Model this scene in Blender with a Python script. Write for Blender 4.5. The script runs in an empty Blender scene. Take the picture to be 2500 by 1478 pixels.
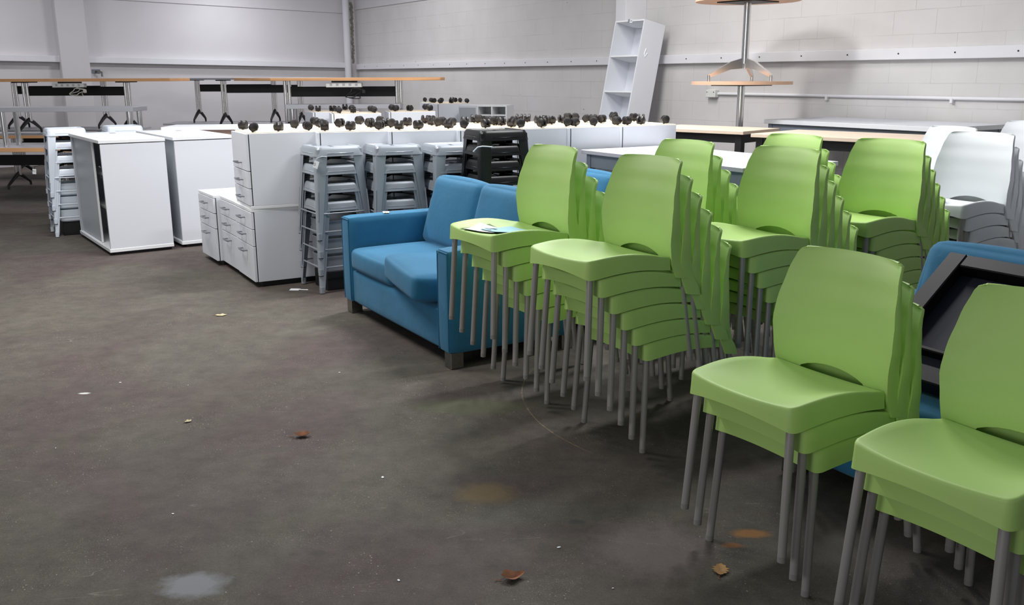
import bpy, bmesh, math, random
from mathutils import Vector, Matrix
random.seed(7)
PI = math.pi
R = math.radians
S = bpy.context.scene
C = S.collection

# ------------------------------------------------------------------ camera
cam = bpy.data.cameras.new('camera')
cam.sensor_fit = 'HORIZONTAL'
cam.sensor_width = 36.0
cam.lens = 2262.0 / 2500.0 * 36.0
cam.clip_end = 200
co = bpy.data.objects.new('camera', cam)
C.objects.link(co)
co.matrix_world = (Matrix.Translation((0, 0, 1.5)) @ Matrix.Rotation(R(90 - 13.77), 4, 'X') @ Matrix.Rotation(R(-0.227), 4, 'Z'))
S.camera = co

# ------------------------------------------------------------------ world and lamps
w = bpy.data.worlds.new('world'); S.world = w; w.use_nodes = True
w.node_tree.nodes['Background'].inputs[0].default_value = (0.86, 0.92, 1.0, 1)
w.node_tree.nodes['Background'].inputs[1].default_value = 0.2

def lamp(name, loc, size, power, rz=0.0, col=(1, 0.97, 0.93), tilt=0.0):
    l = bpy.data.lights.new(name, 'AREA')
    l.shape = 'RECTANGLE'; l.size = size[0]; l.size_y = size[1]
    l.energy = power; l.color = col
    o = bpy.data.objects.new(name, l); C.objects.link(o)
    o.location = loc; o.rotation_euler = (tilt, 0, rz)
    return o
lamp('strip_light', (0.0, 7.3, 3.7), (1.2, 0.3), 145, R(33), (0.98, 0.98, 1.0))
lamp('strip_light', (-4.9, 17.3, 3.35), (0.9, 0.3), 27, R(35), (0.93, 0.94, 1.0))
lamp('strip_light', (-3.4, 7.8, 3.9), (1.2, 0.3), 90, R(33), (0.96, 0.97, 1.0))
lamp('strip_light', (-2.7, 5.2, 3.5), (1.2, 0.4), 92, R(33), (1.0, 0.97, 0.92))
lamp('strip_light', (0.9, 9.4, 3.8), (1.2, 0.3), 75, R(33), (1.0, 0.96, 0.93))
lamp('strip_light', (-3.2, 14.9, 4.0), (1.2, 0.3), 125, R(33), (0.99, 0.97, 1.0))
lamp('strip_light', (-8.3, 14.2, 3.6), (1.2, 0.3), 40, R(33), (0.99, 0.96, 0.99))
lamp('strip_light', (1.5, 5.6, 3.7), (1.2, 0.3), 72, R(33), (0.99, 0.98, 0.98))
# unseen fill light behind and left of the viewer, added to brighten chair fronts
door = lamp('chair_fill', (-6.0, -3.0, 1.9), (3.6, 2.8), 135, 0, (1.0, 0.99, 0.97))
door.rotation_euler = Vector((6.0, 8.0, -1.0)).to_track_quat('-Z', 'Y').to_euler()

S.view_settings.view_transform = 'Standard'
S.view_settings.look = 'None'
S.view_settings.gamma = 1.0
S.view_settings.use_curve_mapping = False
S.view_settings.exposure = 0.0

# ------------------------------------------------------------------ materials
def lin(c):
    return tuple(((x / 255) / 12.92 if x / 255 <= 0.04045 else ((x / 255 + 0.055) / 1.055) ** 2.4) for x in c) + (1.0,)

def mat(name, rgb, rough=0.5, metal=0.0, noise=0.0, nscale=20.0, bump=0.0, bscale=200.0, spec=0.5):
    m = bpy.data.materials.new(name); m.use_nodes = True
    nt = m.node_tree; b = nt.nodes['Principled BSDF']
    b.inputs['Roughness'].default_value = rough
    b.inputs['Metallic'].default_value = metal
    b.inputs['Specular IOR Level'].default_value = spec
    c = lin(rgb)
    tc = nt.nodes.new('ShaderNodeTexCoord')
    if noise > 0:
        n = nt.nodes.new('ShaderNodeTexNoise'); n.inputs['Scale'].default_value = nscale; n.inputs['Detail'].default_value = 5
        nt.links.new(tc.outputs['Object'], n.inputs['Vector'])
        r = nt.nodes.new('ShaderNodeValToRGB')
        r.color_ramp.elements[0].position = 0.3; r.color_ramp.elements[1].position = 0.7
        r.color_ramp.elements[0].color = tuple(x * (1 - noise) for x in c[:3]) + (1,)
        r.color_ramp.elements[1].color = tuple(min(1, x * (1 + noise)) for x in c[:3]) + (1,)
        nt.links.new(n.outputs['Fac'], r.inputs['Fac']); nt.links.new(r.outputs['Color'], b.inputs['Base Color'])
    else:
        b.inputs['Base Color'].default_value = c
    if bump > 0:
        n2 = nt.nodes.new('ShaderNodeTexNoise'); n2.inputs['Scale'].default_value = bscale; n2.inputs['Detail'].default_value = 3
        nt.links.new(tc.outputs['Object'], n2.inputs['Vector'])
        bp = nt.nodes.new('ShaderNodeBump'); bp.inputs['Strength'].default_value = bump; bp.inputs['Distance'].default_value = 0.002
        nt.links.new(n2.outputs['Fac'], bp.inputs['Height']); nt.links.new(bp.outputs['Normal'], b.inputs['Normal'])
    return m

M = {}
M['green'] = mat('lime_plastic', (179, 215, 122), 0.5, bump=0.15, bscale=900)
M['whitechair'] = mat('white_plastic', (226, 229, 232), 0.45, bump=0.15, bscale=900)
M['leg'] = mat('grey_leg_paint', (158, 154, 151), 0.45, 0.2, bump=0.1, bscale=600)
M['rubber'] = mat('dark_rubber', (28, 26, 26), 0.6)
M['castor'] = mat('castor_plastic', (34, 31, 31), 0.45)
M['chrome'] = mat('chrome', (232, 230, 228), 0.2, 1.0)
M['brushed'] = mat('brushed_steel', (150, 148, 142), 0.35, 1.0, noise=0.1, nscale=60)
M['handle'] = mat('handle_metal', (150, 152, 158), 0.35, 0.9)
M['lam'] = mat('white_laminate', (222, 225, 232), 0.42)
M['lamedge'] = mat('white_edge', (238, 240, 242), 0.4)
M['cream'] = mat('cream_board', (238, 222, 196), 0.6, noise=0.05, nscale=8)
M['gap'] = mat('shadow_gap', (26, 26, 28), 0.7)
M['plinth'] = mat('black_plinth', (18, 18, 20), 0.6)
M['tambour'] = mat('silver_tambour', (178, 184, 190), 0.4, 0.1)
M['stoolgrey'] = mat('galvanised_grey_paint', (158, 165, 173), 0.36, 0.25, noise=0.05, nscale=6)
M['stoolwhite'] = mat('white_stool_paint', (222, 230, 240), 0.35)
M['stoolblack'] = mat('black_stool_paint', (14, 14, 15), 0.35)
M['blacksteel'] = mat('black_steel', (26, 25, 27), 0.5)
M['blackbeam'] = mat('black_beam', (10, 9, 12), 0.6)
M['beechround'] = mat('pale_beech', (228, 188, 158), 0.5, noise=0.05, nscale=5)
M['footcap'] = mat('grey_foot_cap', (138, 135, 132), 0.5)
M['orange'] = mat('beech_edge', (222, 168, 118), 0.5, noise=0.06, nscale=5)
M['pale'] = mat('pale_oak', (224, 204, 182), 0.5, noise=0.05, nscale=6)
M['greytop'] = mat('grey_laminate', (172, 172, 178), 0.45)
M['greybeam'] = mat('grey_beam_paint', (126, 134, 144), 0.45)
M['paper'] = mat('white_paper', (238, 240, 244), 0.8)
M['papergreen'] = mat('olive_print', (112, 138, 84), 0.8)
M['paperblue'] = mat('pale_blue_print', (168, 214, 232), 0.8)
M['ink'] = mat('black_ink', (30, 30, 34), 0.7)
M['leaf'] = mat('dry_leaf', (166, 128, 80), 0.8, noise=0.25, nscale=60)
M['leafred'] = mat('dry_rust_leaf', (136, 88, 58), 0.8, noise=0.25, nscale=60)
M['leafpale'] = mat('pale_leaf', (190, 178, 140), 0.8, noise=0.2, nscale=60)
M['cable'] = mat('cream_cable', (206, 204, 192), 0.5)
M['socket'] = mat('socket_plastic', (222, 222, 218), 0.45)
M['screen'] = mat('dark_panel', (26, 27, 42), 0.6, spec=0.25)
M['brownboard'] = mat('brown_board', (176, 146, 130), 0.6, noise=0.04)
M['frameblk'] = mat('gloss_black', (16, 13, 18), 0.5, spec=0.3)
M['wallpaint'] = mat('white_wall_paint', (212, 210, 212), 0.75, noise=0.02, nscale=2, bump=0.2, bscale=60)
M['beampaint'] = mat('white_beam_paint', (228, 228, 232), 0.6, noise=0.02, nscale=3, bump=0.1, bscale=40)

def fabric():
    m = mat('blue_fabric', (34, 110, 148), 0.85, noise=0.1, nscale=3)
    nt = m.node_tree; b = nt.nodes['Principled BSDF']
    b.inputs['Sheen Weight'].default_value = 0.12
    b.inputs['Sheen Roughness'].default_value = 0.5
    tc = nt.nodes['Texture Coordinate']
    n1 = nt.nodes.new('ShaderNodeTexNoise'); n1.inputs['Scale'].default_value = 700
    n2 = nt.nodes.new('ShaderNodeTexNoise'); n2.inputs['Scale'].default_value = 9; n2.inputs['Detail'].default_value = 3
    nt.links.new(tc.outputs['Object'], n1.inputs['Vector']); nt.links.new(tc.outputs['Object'], n2.inputs['Vector'])
    a = nt.nodes.new('ShaderNodeMath'); a.operation = 'MULTIPLY_ADD'; a.inputs[1].default_value = 5.0
    nt.links.new(n2.outputs['Fac'], a.inputs[0]); nt.links.new(n1.outputs['Fac'], a.inputs[2])
    bp = nt.nodes.new('ShaderNodeBump'); bp.inputs['Strength'].default_value = 0.45; bp.inputs['Distance'].default_value = 0.003
    nt.links.new(a.outputs[0], bp.inputs['Height']); nt.links.new(bp.outputs['Normal'], b.inputs['Normal'])
    return m
M['blue'] = fabric()

def ramp(nt, src, stops):
    r = nt.nodes.new('ShaderNodeValToRGB')
    el = r.color_ramp.elements
    while len(el) < len(stops): el.new(0.5)
    for e, (p, c) in zip(el, stops): e.position = p; e.color = c
    nt.links.new(src, r.inputs['Fac'])
    return r
G = lambda v: (v, v, v, 1)

def mix(nt, f, a, b, mode='MIX'):
    x = nt.nodes.new('ShaderNodeMix'); x.data_type = 'RGBA'; x.blend_type = mode
    if isinstance(f, (int, float)): x.inputs[0].default_value = f
    else: nt.links.new(f, x.inputs[0])
    for s, v in ((6, a), (7, b)):
        if isinstance(v, tuple): x.inputs[s].default_value = v
        else: nt.links.new(v, x.inputs[s])
    return x.outputs[2]

def noise(nt, vec, sc, det=4, rough=0.55, dist=0.0):
    n = nt.nodes.new('ShaderNodeTexNoise')
    n.inputs['Scale'].default_value = sc; n.inputs['Detail'].default_value = det
    n.inputs['Roughness'].default_value = rough; n.inputs['Distortion'].default_value = dist
    nt.links.new(vec, n.inputs['Vector'])
    return n.outputs['Fac']

def floor_mat():
    m = bpy.data.materials.new('stained_concrete'); m.use_nodes = True
    nt = m.node_tree; b = nt.nodes['Principled BSDF']
    tc = nt.nodes.new('ShaderNodeTexCoord'); v = tc.outputs['Object']
    base = ramp(nt, noise(nt, v, 0.55, 6, 0.6, 0.6), [(0.3, lin((80, 75, 68))), (0.52, lin((93, 88, 80))), (0.72, lin((103, 98, 89)))]).outputs['Color']
    # worn purple-brown sealer patches
    pm = ramp(nt, noise(nt, v, 0.8, 5, 0.6, 0.8), [(0.45, G(0)), (0.62, G(0.75))]).outputs['Color']
    col = mix(nt, pm, base, lin((86, 73, 72)))
    gm = ramp(nt, noise(nt, v, 2.3, 5, 0.6, 0.4), [(0.62, G(0)), (0.78, G(0.5))]).outputs['Color']
    col = mix(nt, gm, col, lin((82, 79, 65)))
    # mottling
    mo = ramp(nt, noise(nt, v, 9, 8, 0.75), [(0.3, G(0.7)), (0.7, G(1.18))]).outputs['Color']
    col = mix(nt, 1.0, col, mo, 'MULTIPLY')
    fg = ramp(nt, noise(nt, v, 150, 4, 0.8), [(0.3, G(0.72)), (0.7, G(1.22))]).outputs['Color']
    col = mix(nt, 1.0, col, fg, 'MULTIPLY')
    # streaky scuffs
    mp = nt.nodes.new('ShaderNodeMapping'); mp.inputs['Scale'].default_value = (1.2, 7, 1); mp.inputs['Rotation'].default_value = (0, 0, 0.5)
    nt.links.new(v, mp.inputs['Vector'])
    sc = ramp(nt, noise(nt, mp.outputs['Vector'], 3.5, 6, 0.75, 1.2), [(0.25, G(0.78)), (0.42, G(1.0))]).outputs['Color']
    col = mix(nt, 0.7, col, sc, 'MULTIPLY')
    # paint specks
    for scale, th in ((30, 0.085), (75, 0.12), (170, 0.16)):
        vo = nt.nodes.new('ShaderNodeTexVoronoi'); vo.inputs['Scale'].default_value = scale
        nt.links.new(v, vo.inputs['Vector'])
        sp = ramp(nt, vo.outputs['Distance'], [(th * 0.6, G(1)), (th, G(0))]).outputs['Color']
        gate = ramp(nt, noise(nt, v, 1.9 if scale == 38 else 3.1, 4, 0.7), [(0.47, G(0.05)), (0.6, G(0.8))]).outputs['Color']
        f = mix(nt, 1.0, sp, gate, 'MULTIPLY')
        col = mix(nt, f, col, lin((178, 172, 160)))
    for sc_, rz_, th_ in ((1.1, 0.4, 0.012), (0.8, 1.9, 0.010)):
        mp2 = nt.nodes.new('ShaderNodeMapping'); mp2.inputs['Rotation'].default_value = (0, 0, rz_); mp2.inputs['Scale'].default_value = (0.35, 1.6, 1)
        nt.links.new(v, mp2.inputs['Vector'])
        wv = noise(nt, mp2.outputs['Vector'], sc_ * 2.2, 2, 0.4, 1.5)
        ab = nt.nodes.new('ShaderNodeMath'); ab.operation = 'SUBTRACT'; ab.inputs[1].default_value = 0.5; nt.links.new(wv, ab.inputs[0])
        ab2 = nt.nodes.new('ShaderNodeMath'); ab2.operation = 'ABSOLUTE'; nt.links.new(ab.outputs[0], ab2.inputs[0])
        line = ramp(nt, ab2.outputs[0], [(0.0, G(1)), (th_ * 0.12, G(0))]).outputs['Color']
        brk = ramp(nt, noise(nt, v, 3.3, 6, 0.8), [(0.55, G(0)), (0.64, G(0.4))]).outputs['Color']
        col = mix(nt, mix(nt, 1.0, line, brk, 'MULTIPLY'), col, lin((160, 154, 144)))
    cs = nt.nodes.new('ShaderNodeVectorMath'); cs.operation = 'DISTANCE'; cs.inputs[1].default_value = (1.186, 4.276, 0); nt.links.new(v, cs.inputs[0])
    cd = nt.nodes.new('ShaderNodeMath'); cd.operation = 'MULTIPLY_ADD'; cd.inputs[1].default_value = 0.01
    nt.links.new(noise(nt, v, 6, 3, 0.6), cd.inputs[0]); nt.links.new(cs.outputs['Value'], cd.inputs[2])
    ce = nt.nodes.new('ShaderNodeMath'); ce.operation = 'SUBTRACT'; ce.inputs[1].default_value = 1.144; nt.links.new(cd.outputs[0], ce.inputs[0])
    cf = nt.nodes.new('ShaderNodeMath'); cf.operation = 'ABSOLUTE'; nt.links.new(ce.outputs[0], cf.inputs[0])
    arc = ramp(nt, cf.outputs[0], [(0.0012, G(0.9)), (0.0028, G(0))]).outputs['Color']
    gx = nt.nodes.new('ShaderNodeSeparateXYZ'); nt.links.new(v, gx.inputs[0])
    gy = nt.nodes.new('ShaderNodeMapRange'); gy.inputs[1].default_value = 4.7; gy.inputs[2].default_value = 4.5; nt.links.new(gx.outputs['Y'], gy.inputs[0])
    gx2 = nt.nodes.new('ShaderNodeMapRange'); gx2.inputs[1].default_value = 0.34; gx2.inputs[2].default_value = 0.26; nt.links.new(gx.outputs['X'], gx2.inputs[0])
    gm_ = nt.nodes.new('ShaderNodeMath'); gm_.operation = 'MULTIPLY'; nt.links.new(gy.outputs[0], gm_.inputs[0]); nt.links.new(gx2.outputs[0], gm_.inputs[1])
    brk2 = ramp(nt, noise(nt, v, 14, 5, 0.8), [(0.42, G(0.15)), (0.6, G(1))]).outputs['Color']
    am = mix(nt, 1.0, arc, brk2, 'MULTIPLY'); am2 = mix(nt, 1.0, am, gm_.outputs[0], 'MULTIPLY')
    col = mix(nt, am2, col, lin((170, 150, 120)))
    # stains with a place of their own: (x, y, rx, ry, colour, strength)
    for x, y, rx, ry, c, s in ((-0.97, 2.53, 0.11, 0.08, (142, 146, 152), 0.7), (0.80, 2.84, 0.07, 0.035, (160, 112, 58), 0.7),
                               (0.72, 2.76, 0.04, 0.02, (150, 96, 48), 0.6), (-0.63, 2.72, 0.032, 0.026, (70, 66, 62), 0.8), (0.22, 2.93, 0.035, 0.02, (66, 68, 70), 0.7),
                               (-0.97, 3.58, 0.06, 0.03, (82, 77, 72), 0.8), (-0.1, 3.16, 0.12, 0.1, (128, 108, 70), 0.55), (-0.2, 4.08, 0.3, 0.12, (92, 98, 66), 0.5),
                               (0.45, 2.75, 0.22, 0.2, (136, 124, 126), 0.35), (-2.09, 4.29, 0.03, 0.014, (206, 206, 202), 0.9), (-2.9, 3.0, 0.5, 0.25, (122, 106, 98), 0.4)):
        sb = nt.nodes.new('ShaderNodeVectorMath'); sb.operation = 'SUBTRACT'; sb.inputs[1].default_value = (x, y, 0); nt.links.new(v, sb.inputs[0])
        dv = nt.nodes.new('ShaderNodeVectorMath'); dv.operation = 'DIVIDE'; dv.inputs[1].default_value = (rx, ry, 1); nt.links.new(sb.outputs[0], dv.inputs[0])
        ln = nt.nodes.new('ShaderNodeVectorMath'); ln.operation = 'LENGTH'; nt.links.new(dv.outputs[0], ln.inputs[0])
        ad = nt.nodes.new('ShaderNodeMath'); ad.operation = 'MULTIPLY_ADD'; ad.inputs[1].default_value = 0.9
        nt.links.new(noise(nt, v, 22, 4, 0.6), ad.inputs[0]); nt.links.new(ln.outputs['Value'], ad.inputs[2])
        f = ramp(nt, ad.outputs[0], [(0.85, G(s)), (1.0, G(s * 0.55)), ]).outputs['Color']
        sbt = nt.nodes.new('ShaderNodeMapRange'); sbt.inputs[1].default_value = 1.0; sbt.inputs[2].default_value = 1.55; sbt.inputs[3].default_value = s; sbt.inputs[4].default_value = 0
        nt.links.new(ad.outputs[0], sbt.inputs[0])
        col = mix(nt, sbt.outputs[0], col, lin(c))
    nt.links.new(col, b.inputs['Base Color'])
    rr = nt.nodes.new('ShaderNodeMapRange'); rr.inputs[3].default_value = 0.6; rr.inputs[4].default_value = 0.9; b.inputs['Specular IOR Level'].default_value = 0.25
    nt.links.new(noise(nt, v, 3, 5, 0.6), rr.inputs[0]); nt.links.new(rr.outputs[0], b.inputs['Roughness'])
    bp = nt.nodes.new('ShaderNodeBump'); bp.inputs['Strength'].default_value = 0.35; bp.inputs['Distance'].default_value = 0.004
    nt.links.new(noise(nt, v, 60, 6, 0.7), bp.inputs['Height']); nt.links.new(bp.outputs['Normal'], b.inputs['Normal'])
    return m
M['floor'] = floor_mat()

def block_mat():
    m = bpy.data.materials.new('painted_block_wall'); m.use_nodes = True
    nt = m.node_tree; b = nt.nodes['Principled BSDF']
    tc = nt.nodes.new('ShaderNodeTexCoord')
    sx = nt.nodes.new('ShaderNodeSeparateXYZ'); nt.links.new(tc.outputs['Object'], sx.inputs[0])
    cx = nt.nodes.new('ShaderNodeCombineXYZ')
    az = nt.nodes.new('ShaderNodeMath'); az.operation = 'ADD'; az.inputs[1].default_value = -1.196 + 0.225 * 8
    nt.links.new(sx.outputs['Z'], az.inputs[0])
    # small wobble so that the joints are hand-laid
    nz = nt.nodes.new('ShaderNodeTexNoise'); nz.inputs['Scale'].default_value = 3; nt.links.new(tc.outputs['Object'], nz.inputs['Vector'])
    wb = nt.nodes.new('ShaderNodeMath'); wb.operation = 'MULTIPLY_ADD'; wb.inputs[1].default_value = 0.014
    nt.links.new(nz.outputs['Fac'], wb.inputs[0]); nt.links.new(az.outputs[0], wb.inputs[2])
    nt.links.new(sx.outputs['X'], cx.inputs['X']); nt.links.new(wb.outputs[0], cx.inputs['Y'])
    br = nt.nodes.new('ShaderNodeTexBrick')
    br.inputs['Scale'].default_value = 1.0; br.inputs['Brick Width'].default_value = 0.45; br.inputs['Row Height'].default_value = 0.225
    br.inputs['Mortar Size'].default_value = 0.0035; br.inputs['Mortar Smooth'].default_value = 0.3
    br.inputs['Color1'].default_value = G(0); br.inputs['Color2'].default_value = G(0); br.inputs['Mortar'].default_value = G(1)
    nt.links.new(cx.outputs[0], br.inputs['Vector'])
    base = ramp(nt, noise(nt, tc.outputs['Object'], 1.3, 4), [(0.3, lin((206, 203, 202))), (0.7, lin((216, 214, 213)))]).outputs['Color']
    gate = ramp(nt, noise(nt, tc.outputs['Object'], 1.1, 5, 0.7), [(0.42, G(0.04)), (0.68, G(0.5))]).outputs['Color']
    f = mix(nt, 1.0, br.outputs['Color'], gate, 'MULTIPLY')
    col = mix(nt, f, base, lin((150, 146, 140)))
    # chips
    vo = nt.nodes.new('ShaderNodeTexVoronoi'); vo.inputs['Scale'].default_value = 2.6; nt.links.new(tc.outputs['Object'], vo.inputs['Vector'])
    sp = ramp(nt, vo.outputs['Distance'], [(0.018, G(1)), (0.03, G(0))]).outputs['Color']
    col = mix(nt, sp, col, lin((96, 92, 88)))
    nt.links.new(col, b.inputs['Base Color']); b.inputs['Roughness'].default_value = 0.75
    inv = nt.nodes.new('ShaderNodeMath'); inv.operation = 'MULTIPLY_ADD'; inv.inputs[1].default_value = -1.0
    nt.links.new(br.outputs['Fac'], inv.inputs[0])
    nn = nt.nodes.new('ShaderNodeMath'); nn.operation = 'MULTIPLY'; nn.inputs[1].default_value = 0.7
    nt.links.new(noise(nt, tc.outputs['Object'], 14, 6, 0.7), nn.inputs[0]); nt.links.new(nn.outputs[0], inv.inputs[2])
    bp = nt.nodes.new('ShaderNodeBump'); bp.inputs['Strength'].default_value = 0.25; bp.inputs['Distance'].default_value = 0.004
    nt.links.new(inv.outputs[0], bp.inputs['Height']); nt.links.new(bp.outputs['Normal'], b.inputs['Normal'])
    return m
M['block'] = block_mat()

# ------------------------------------------------------------------ mesh helpers
def obj(name, bm, m, parent=None, sharp=35, smooth=True):
    """link a bmesh as ONE mesh object"""
    me = bpy.data.meshes.new(name)
    bm.normal_update()
    if smooth:
        lim = R(sharp)
        for f in bm.faces: f.smooth = True
        for e in bm.edges:
            if len(e.link_faces) == 2:
                try:
                    if e.calc_face_angle() > lim: e.smooth = False
                except ValueError: pass
    bm.to_mesh(me); bm.free()
    ms = m if isinstance(m, (list, tuple)) else [m]
    for x in ms: me.materials.append(M[x])
    o = bpy.data.objects.new(name, me); C.objects.link(o)
    if parent is not None: o.parent = parent
    return o

def tag(o, label=None, cat=None, group=None, kind=None):
    if label: o['label'] = label
    if cat: o['category'] = cat
    if group: o['group'] = group
    if kind: o['kind'] = kind
    return o

def thing(name, label, cat, loc=(0, 0, 0), rz=0.0, group=None):
    o = bpy.data.objects.new(name, None); C.objects.link(o)
    o.empty_display_size = 0.1
    o.location = loc; o.rotation_euler = (0, 0, rz)
    return tag(o, label, cat, group)

def dup(root, loc, rz, label, group=None, rot=None):
    r = root.copy(); C.objects.link(r)
    r.location = loc; r.rotation_euler = rot if rot else (0, 0, rz)
    r['label'] = label
    if group: r['group'] = group
    for ch in list(root.children):
        c = ch.copy(); C.objects.link(c); c.parent = r
        for g in ch.children:
            d = g.copy(); C.objects.link(d); d.parent = c
    return r

def bx(bm, c, s, bev=0.002, mi=0, rot=None):
    """chamfered box, centre c, full size s"""
    t = bmesh.new()
    bmesh.ops.create_cube(t, size=1)
    for v in t.verts: v.co = Vector((v.co.x * s[0], v.co.y * s[1], v.co.z * s[2]))
    b = min(bev, min(s) * 0.45)
    if b > 0: bmesh.ops.bevel(t, geom=list(t.edges), offset=b, segments=1, affect='EDGES')
    T = Matrix.Translation(c) @ (rot.to_4x4() if rot else Matrix.Identity(4))
    mp = {v: bm.verts.new(T @ v.co) for v in t.verts}
    for f in t.faces:
        nf = bm.faces.new([mp[v] for v in f.verts]); nf.material_index = mi
    t.free()
    return bm

def B(c, s, bev=0.002, rot=None):
    return bx(bmesh.new(), c, s, bev, 0, rot)

def tube(bm, pts, r, n=12, cap=True, mi=0):
    """tube along points, r a number or one per point"""
    pts = [Vector(p) for p in pts]
    rs = r if isinstance(r, (list, tuple)) else [r] * len(pts)
    rings = []
    prev = None
    for i, p in enumerate(pts):
        if i == 0: d = pts[1] - p
        elif i == len(pts) - 1: d = p - pts[-2]
        else: d = (pts[i + 1] - p).normalized() + (p - pts[i - 1]).normalized()
        d.normalize()
        if prev is None:
            a = Vector((0, 0, 1)) if abs(d.z) < 0.9 else Vector((1, 0, 0))
            u = d.cross(a).normalized()
        else:
            u = (prev - d * prev.dot(d)).normalized()
        prev = u; v = d.cross(u)
        rings.append([bm.verts.new(p + (u * math.cos(2 * PI * k / n) + v * math.sin(2 * PI * k / n)) * rs[i]) for k in range(n)])
    for a, b in zip(rings, rings[1:]):
        for k in range(n):
            f = bm.faces.new((a[k], a[(k + 1) % n], b[(k + 1) % n], b[k])); f.material_index = mi
    if cap:
        f = bm.faces.new(rings[0][::-1]); f.material_index = mi
        f = bm.faces.new(rings[-1]); f.material_index = mi
    return bm

def TB(pts, r, n=12):
    return tube(bmesh.new(), pts, r, n)

def prism(bm, poly, h, T=Matrix.Identity(4), bev=0.0, mi=0):
    """polygon in xy extruded to height h, then moved by T"""
    t = bmesh.new()
    lo = [t.verts.new((x, y, 0)) for x, y in poly]; hi = [t.verts.new((x, y, h)) for x, y in poly]
    n = len(poly)
    t.faces.new(lo[::-1]); t.faces.new(hi)
    for k in range(n): t.faces.new((lo[k], lo[(k + 1) % n], hi[(k + 1) % n], hi[k]))
    if bev: bmesh.ops.bevel(t, geom=list(t.edges), offset=bev, segments=1, affect='EDGES')
    bmesh.ops.recalc_face_normals(t, faces=t.faces)
    mp = {v: bm.verts.new(T @ v.co) for v in t.verts}
    for f in t.faces:
        nf = bm.faces.new([mp[v] for v in f.verts]); nf.material_index = mi
    t.free(); return bm

def rrect(w, d, r, k=5):
    """rounded rectangle outline centred on the origin"""
    out = []
    for cx, cy, a0 in ((w / 2 - r, d / 2 - r, 0), (-w / 2 + r, d / 2 - r, 90), (-w / 2 + r, -d / 2 + r, 180), (w / 2 - r, -d / 2 + r, 270)):
        for i in range(k + 1):
            a = R(a0 + 90 * i / k); out.append((cx + r * math.cos(a), cy + r * math.sin(a)))
    return out

def cushion(bm, c, s, puff=0.03, r=0.04, rot=None, k=10):
    """soft box with rounded edges and a slightly domed face all round"""
    t = bmesh.new()
    bmesh.ops.create_cube(t, size=2)
    bmesh.ops.subdivide_edges(t, edges=list(t.edges), cuts=k, use_grid_fill=True)
    T = Matrix.Translation(c) @ (rot.to_4x4() if rot else Matrix.Identity(4))
    h = Vector((s[0] / 2, s[1] / 2, s[2] / 2))
    mp = {}
    for v in t.verts:
        u = Vector(v.co)
        # concentrate vertices near the edges
        u = Vector([math.copysign(1 - (1 - abs(a)) ** 1.5, a) for a in u])
        p = Vector((u.x * h.x, u.y * h.y, u.z * h.z))
        q = Vector([max(-h[i] + r, min(h[i] - r, p[i])) for i in range(3)])
        d = p - q
        if d.length > 1e-9: p = q + d.normalized() * r
        for i in range(3):
            j, l = (i + 1) % 3, (i + 2) % 3
            if abs(v.co[i]) > 0.999:
                p[i] += math.copysign(puff * max(0, 1 - u[j] ** 2) ** 0.7 * max(0, 1 - u[l] ** 2) ** 0.7, v.co[i])
        mp[v] = bm.verts.new(T @ p)
    for f in t.faces: bm.faces.new([mp[v] for v in f.verts])
    t.free(); return bm

ORD = ['topmost', 'second from the top', 'third from the top', 'fourth from the top', 'fifth from the top', 'bottom']
def order_word(k, n):
    """k counts from the floor, n in the stack"""
    i = n - 1 - k
    if k == 0: return 'bottom'
    return ORD[i]
def dirv(az): return Vector((math.cos(R(az)), math.sin(R(az)), 0))
def face_rot(az): return R(az + 90)      # local -y points to azimuth az

# ------------------------------------------------------------------ the setting
def struct(name, bm, m, **k):
    o = obj(name, bm, m, **k); o['kind'] = 'structure'; return o

bm = bmesh.new(); vs = [bm.verts.new(p) for p in ((-16, -6, 0), (14, -6, 0), (14, 26, 0), (-16, 26, 0))]
bm.faces.new(vs); struct('floor', bm, 'floor', smooth=False)

WB0 = Vector((4.2, 8.6, 0)); WBt = dirv(123.3); WBn = dirv(213.3)
CORN = WB0 + WBt * 13.5
WAt = dirv(215); WAn = dirv(305)
# wall on the right: local x runs from the corner to the right, local y into the wall
def wallB_obj(name, bm, m, **k):
    o = struct(name, bm, m, **k); o.location = CORN; o.rotation_euler = (0, 0, R(123.3 + 180)); return o
def wallA_obj(name, bm, m, **k):
    o = struct(name, bm, m, **k); o.location = CORN; o.rotation_euler = (0, 0, R(215 + 180)); return o
bm = bmesh.new(); bx(bm, (10.5, 0.15, 2.2), (21.4, 0.3, 4.4), 0); wallB_obj('wall_right', bm, 'block', smooth=False)
bm = bmesh.new(); bx(bm, (-6.5, 0.15, 2.2), (13.0, 0.3, 4.4), 0); wallA_obj('wall_left', bm, 'wallpaint', smooth=False)
# rails along the walls
bm = bmesh.new()
bx(bm, (10.3, -0.035, 1.687), (20.4, 0.07, 0.105), 0.004)
wallB_obj('trim_1', bm, 'beampaint')
bm = bmesh.new()
for i in range(34):
    x = 0.55 + 0.58 * i
    if x > 20: break
    tube(bm, [(x, -0.0725, 1.69), (x, -0.0695, 1.69)], 0.008, 10)
wallB_obj('trim_2', bm, 'gap')
bm = bmesh.new()
k = 0.0164
for xa, xb in ((-0.3, -5.22), (-5.66, -12.6)):
    c = (xa + xb) / 2
    bx(bm, (c, -0.06, 1.715 + k * -c), (abs(xb - xa), 0.12, 0.105), 0.004, 0, Matrix.Rotation(math.atan(k), 3, 'Y'))
wallA_obj('trim_3', bm, 'beampaint')
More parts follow.
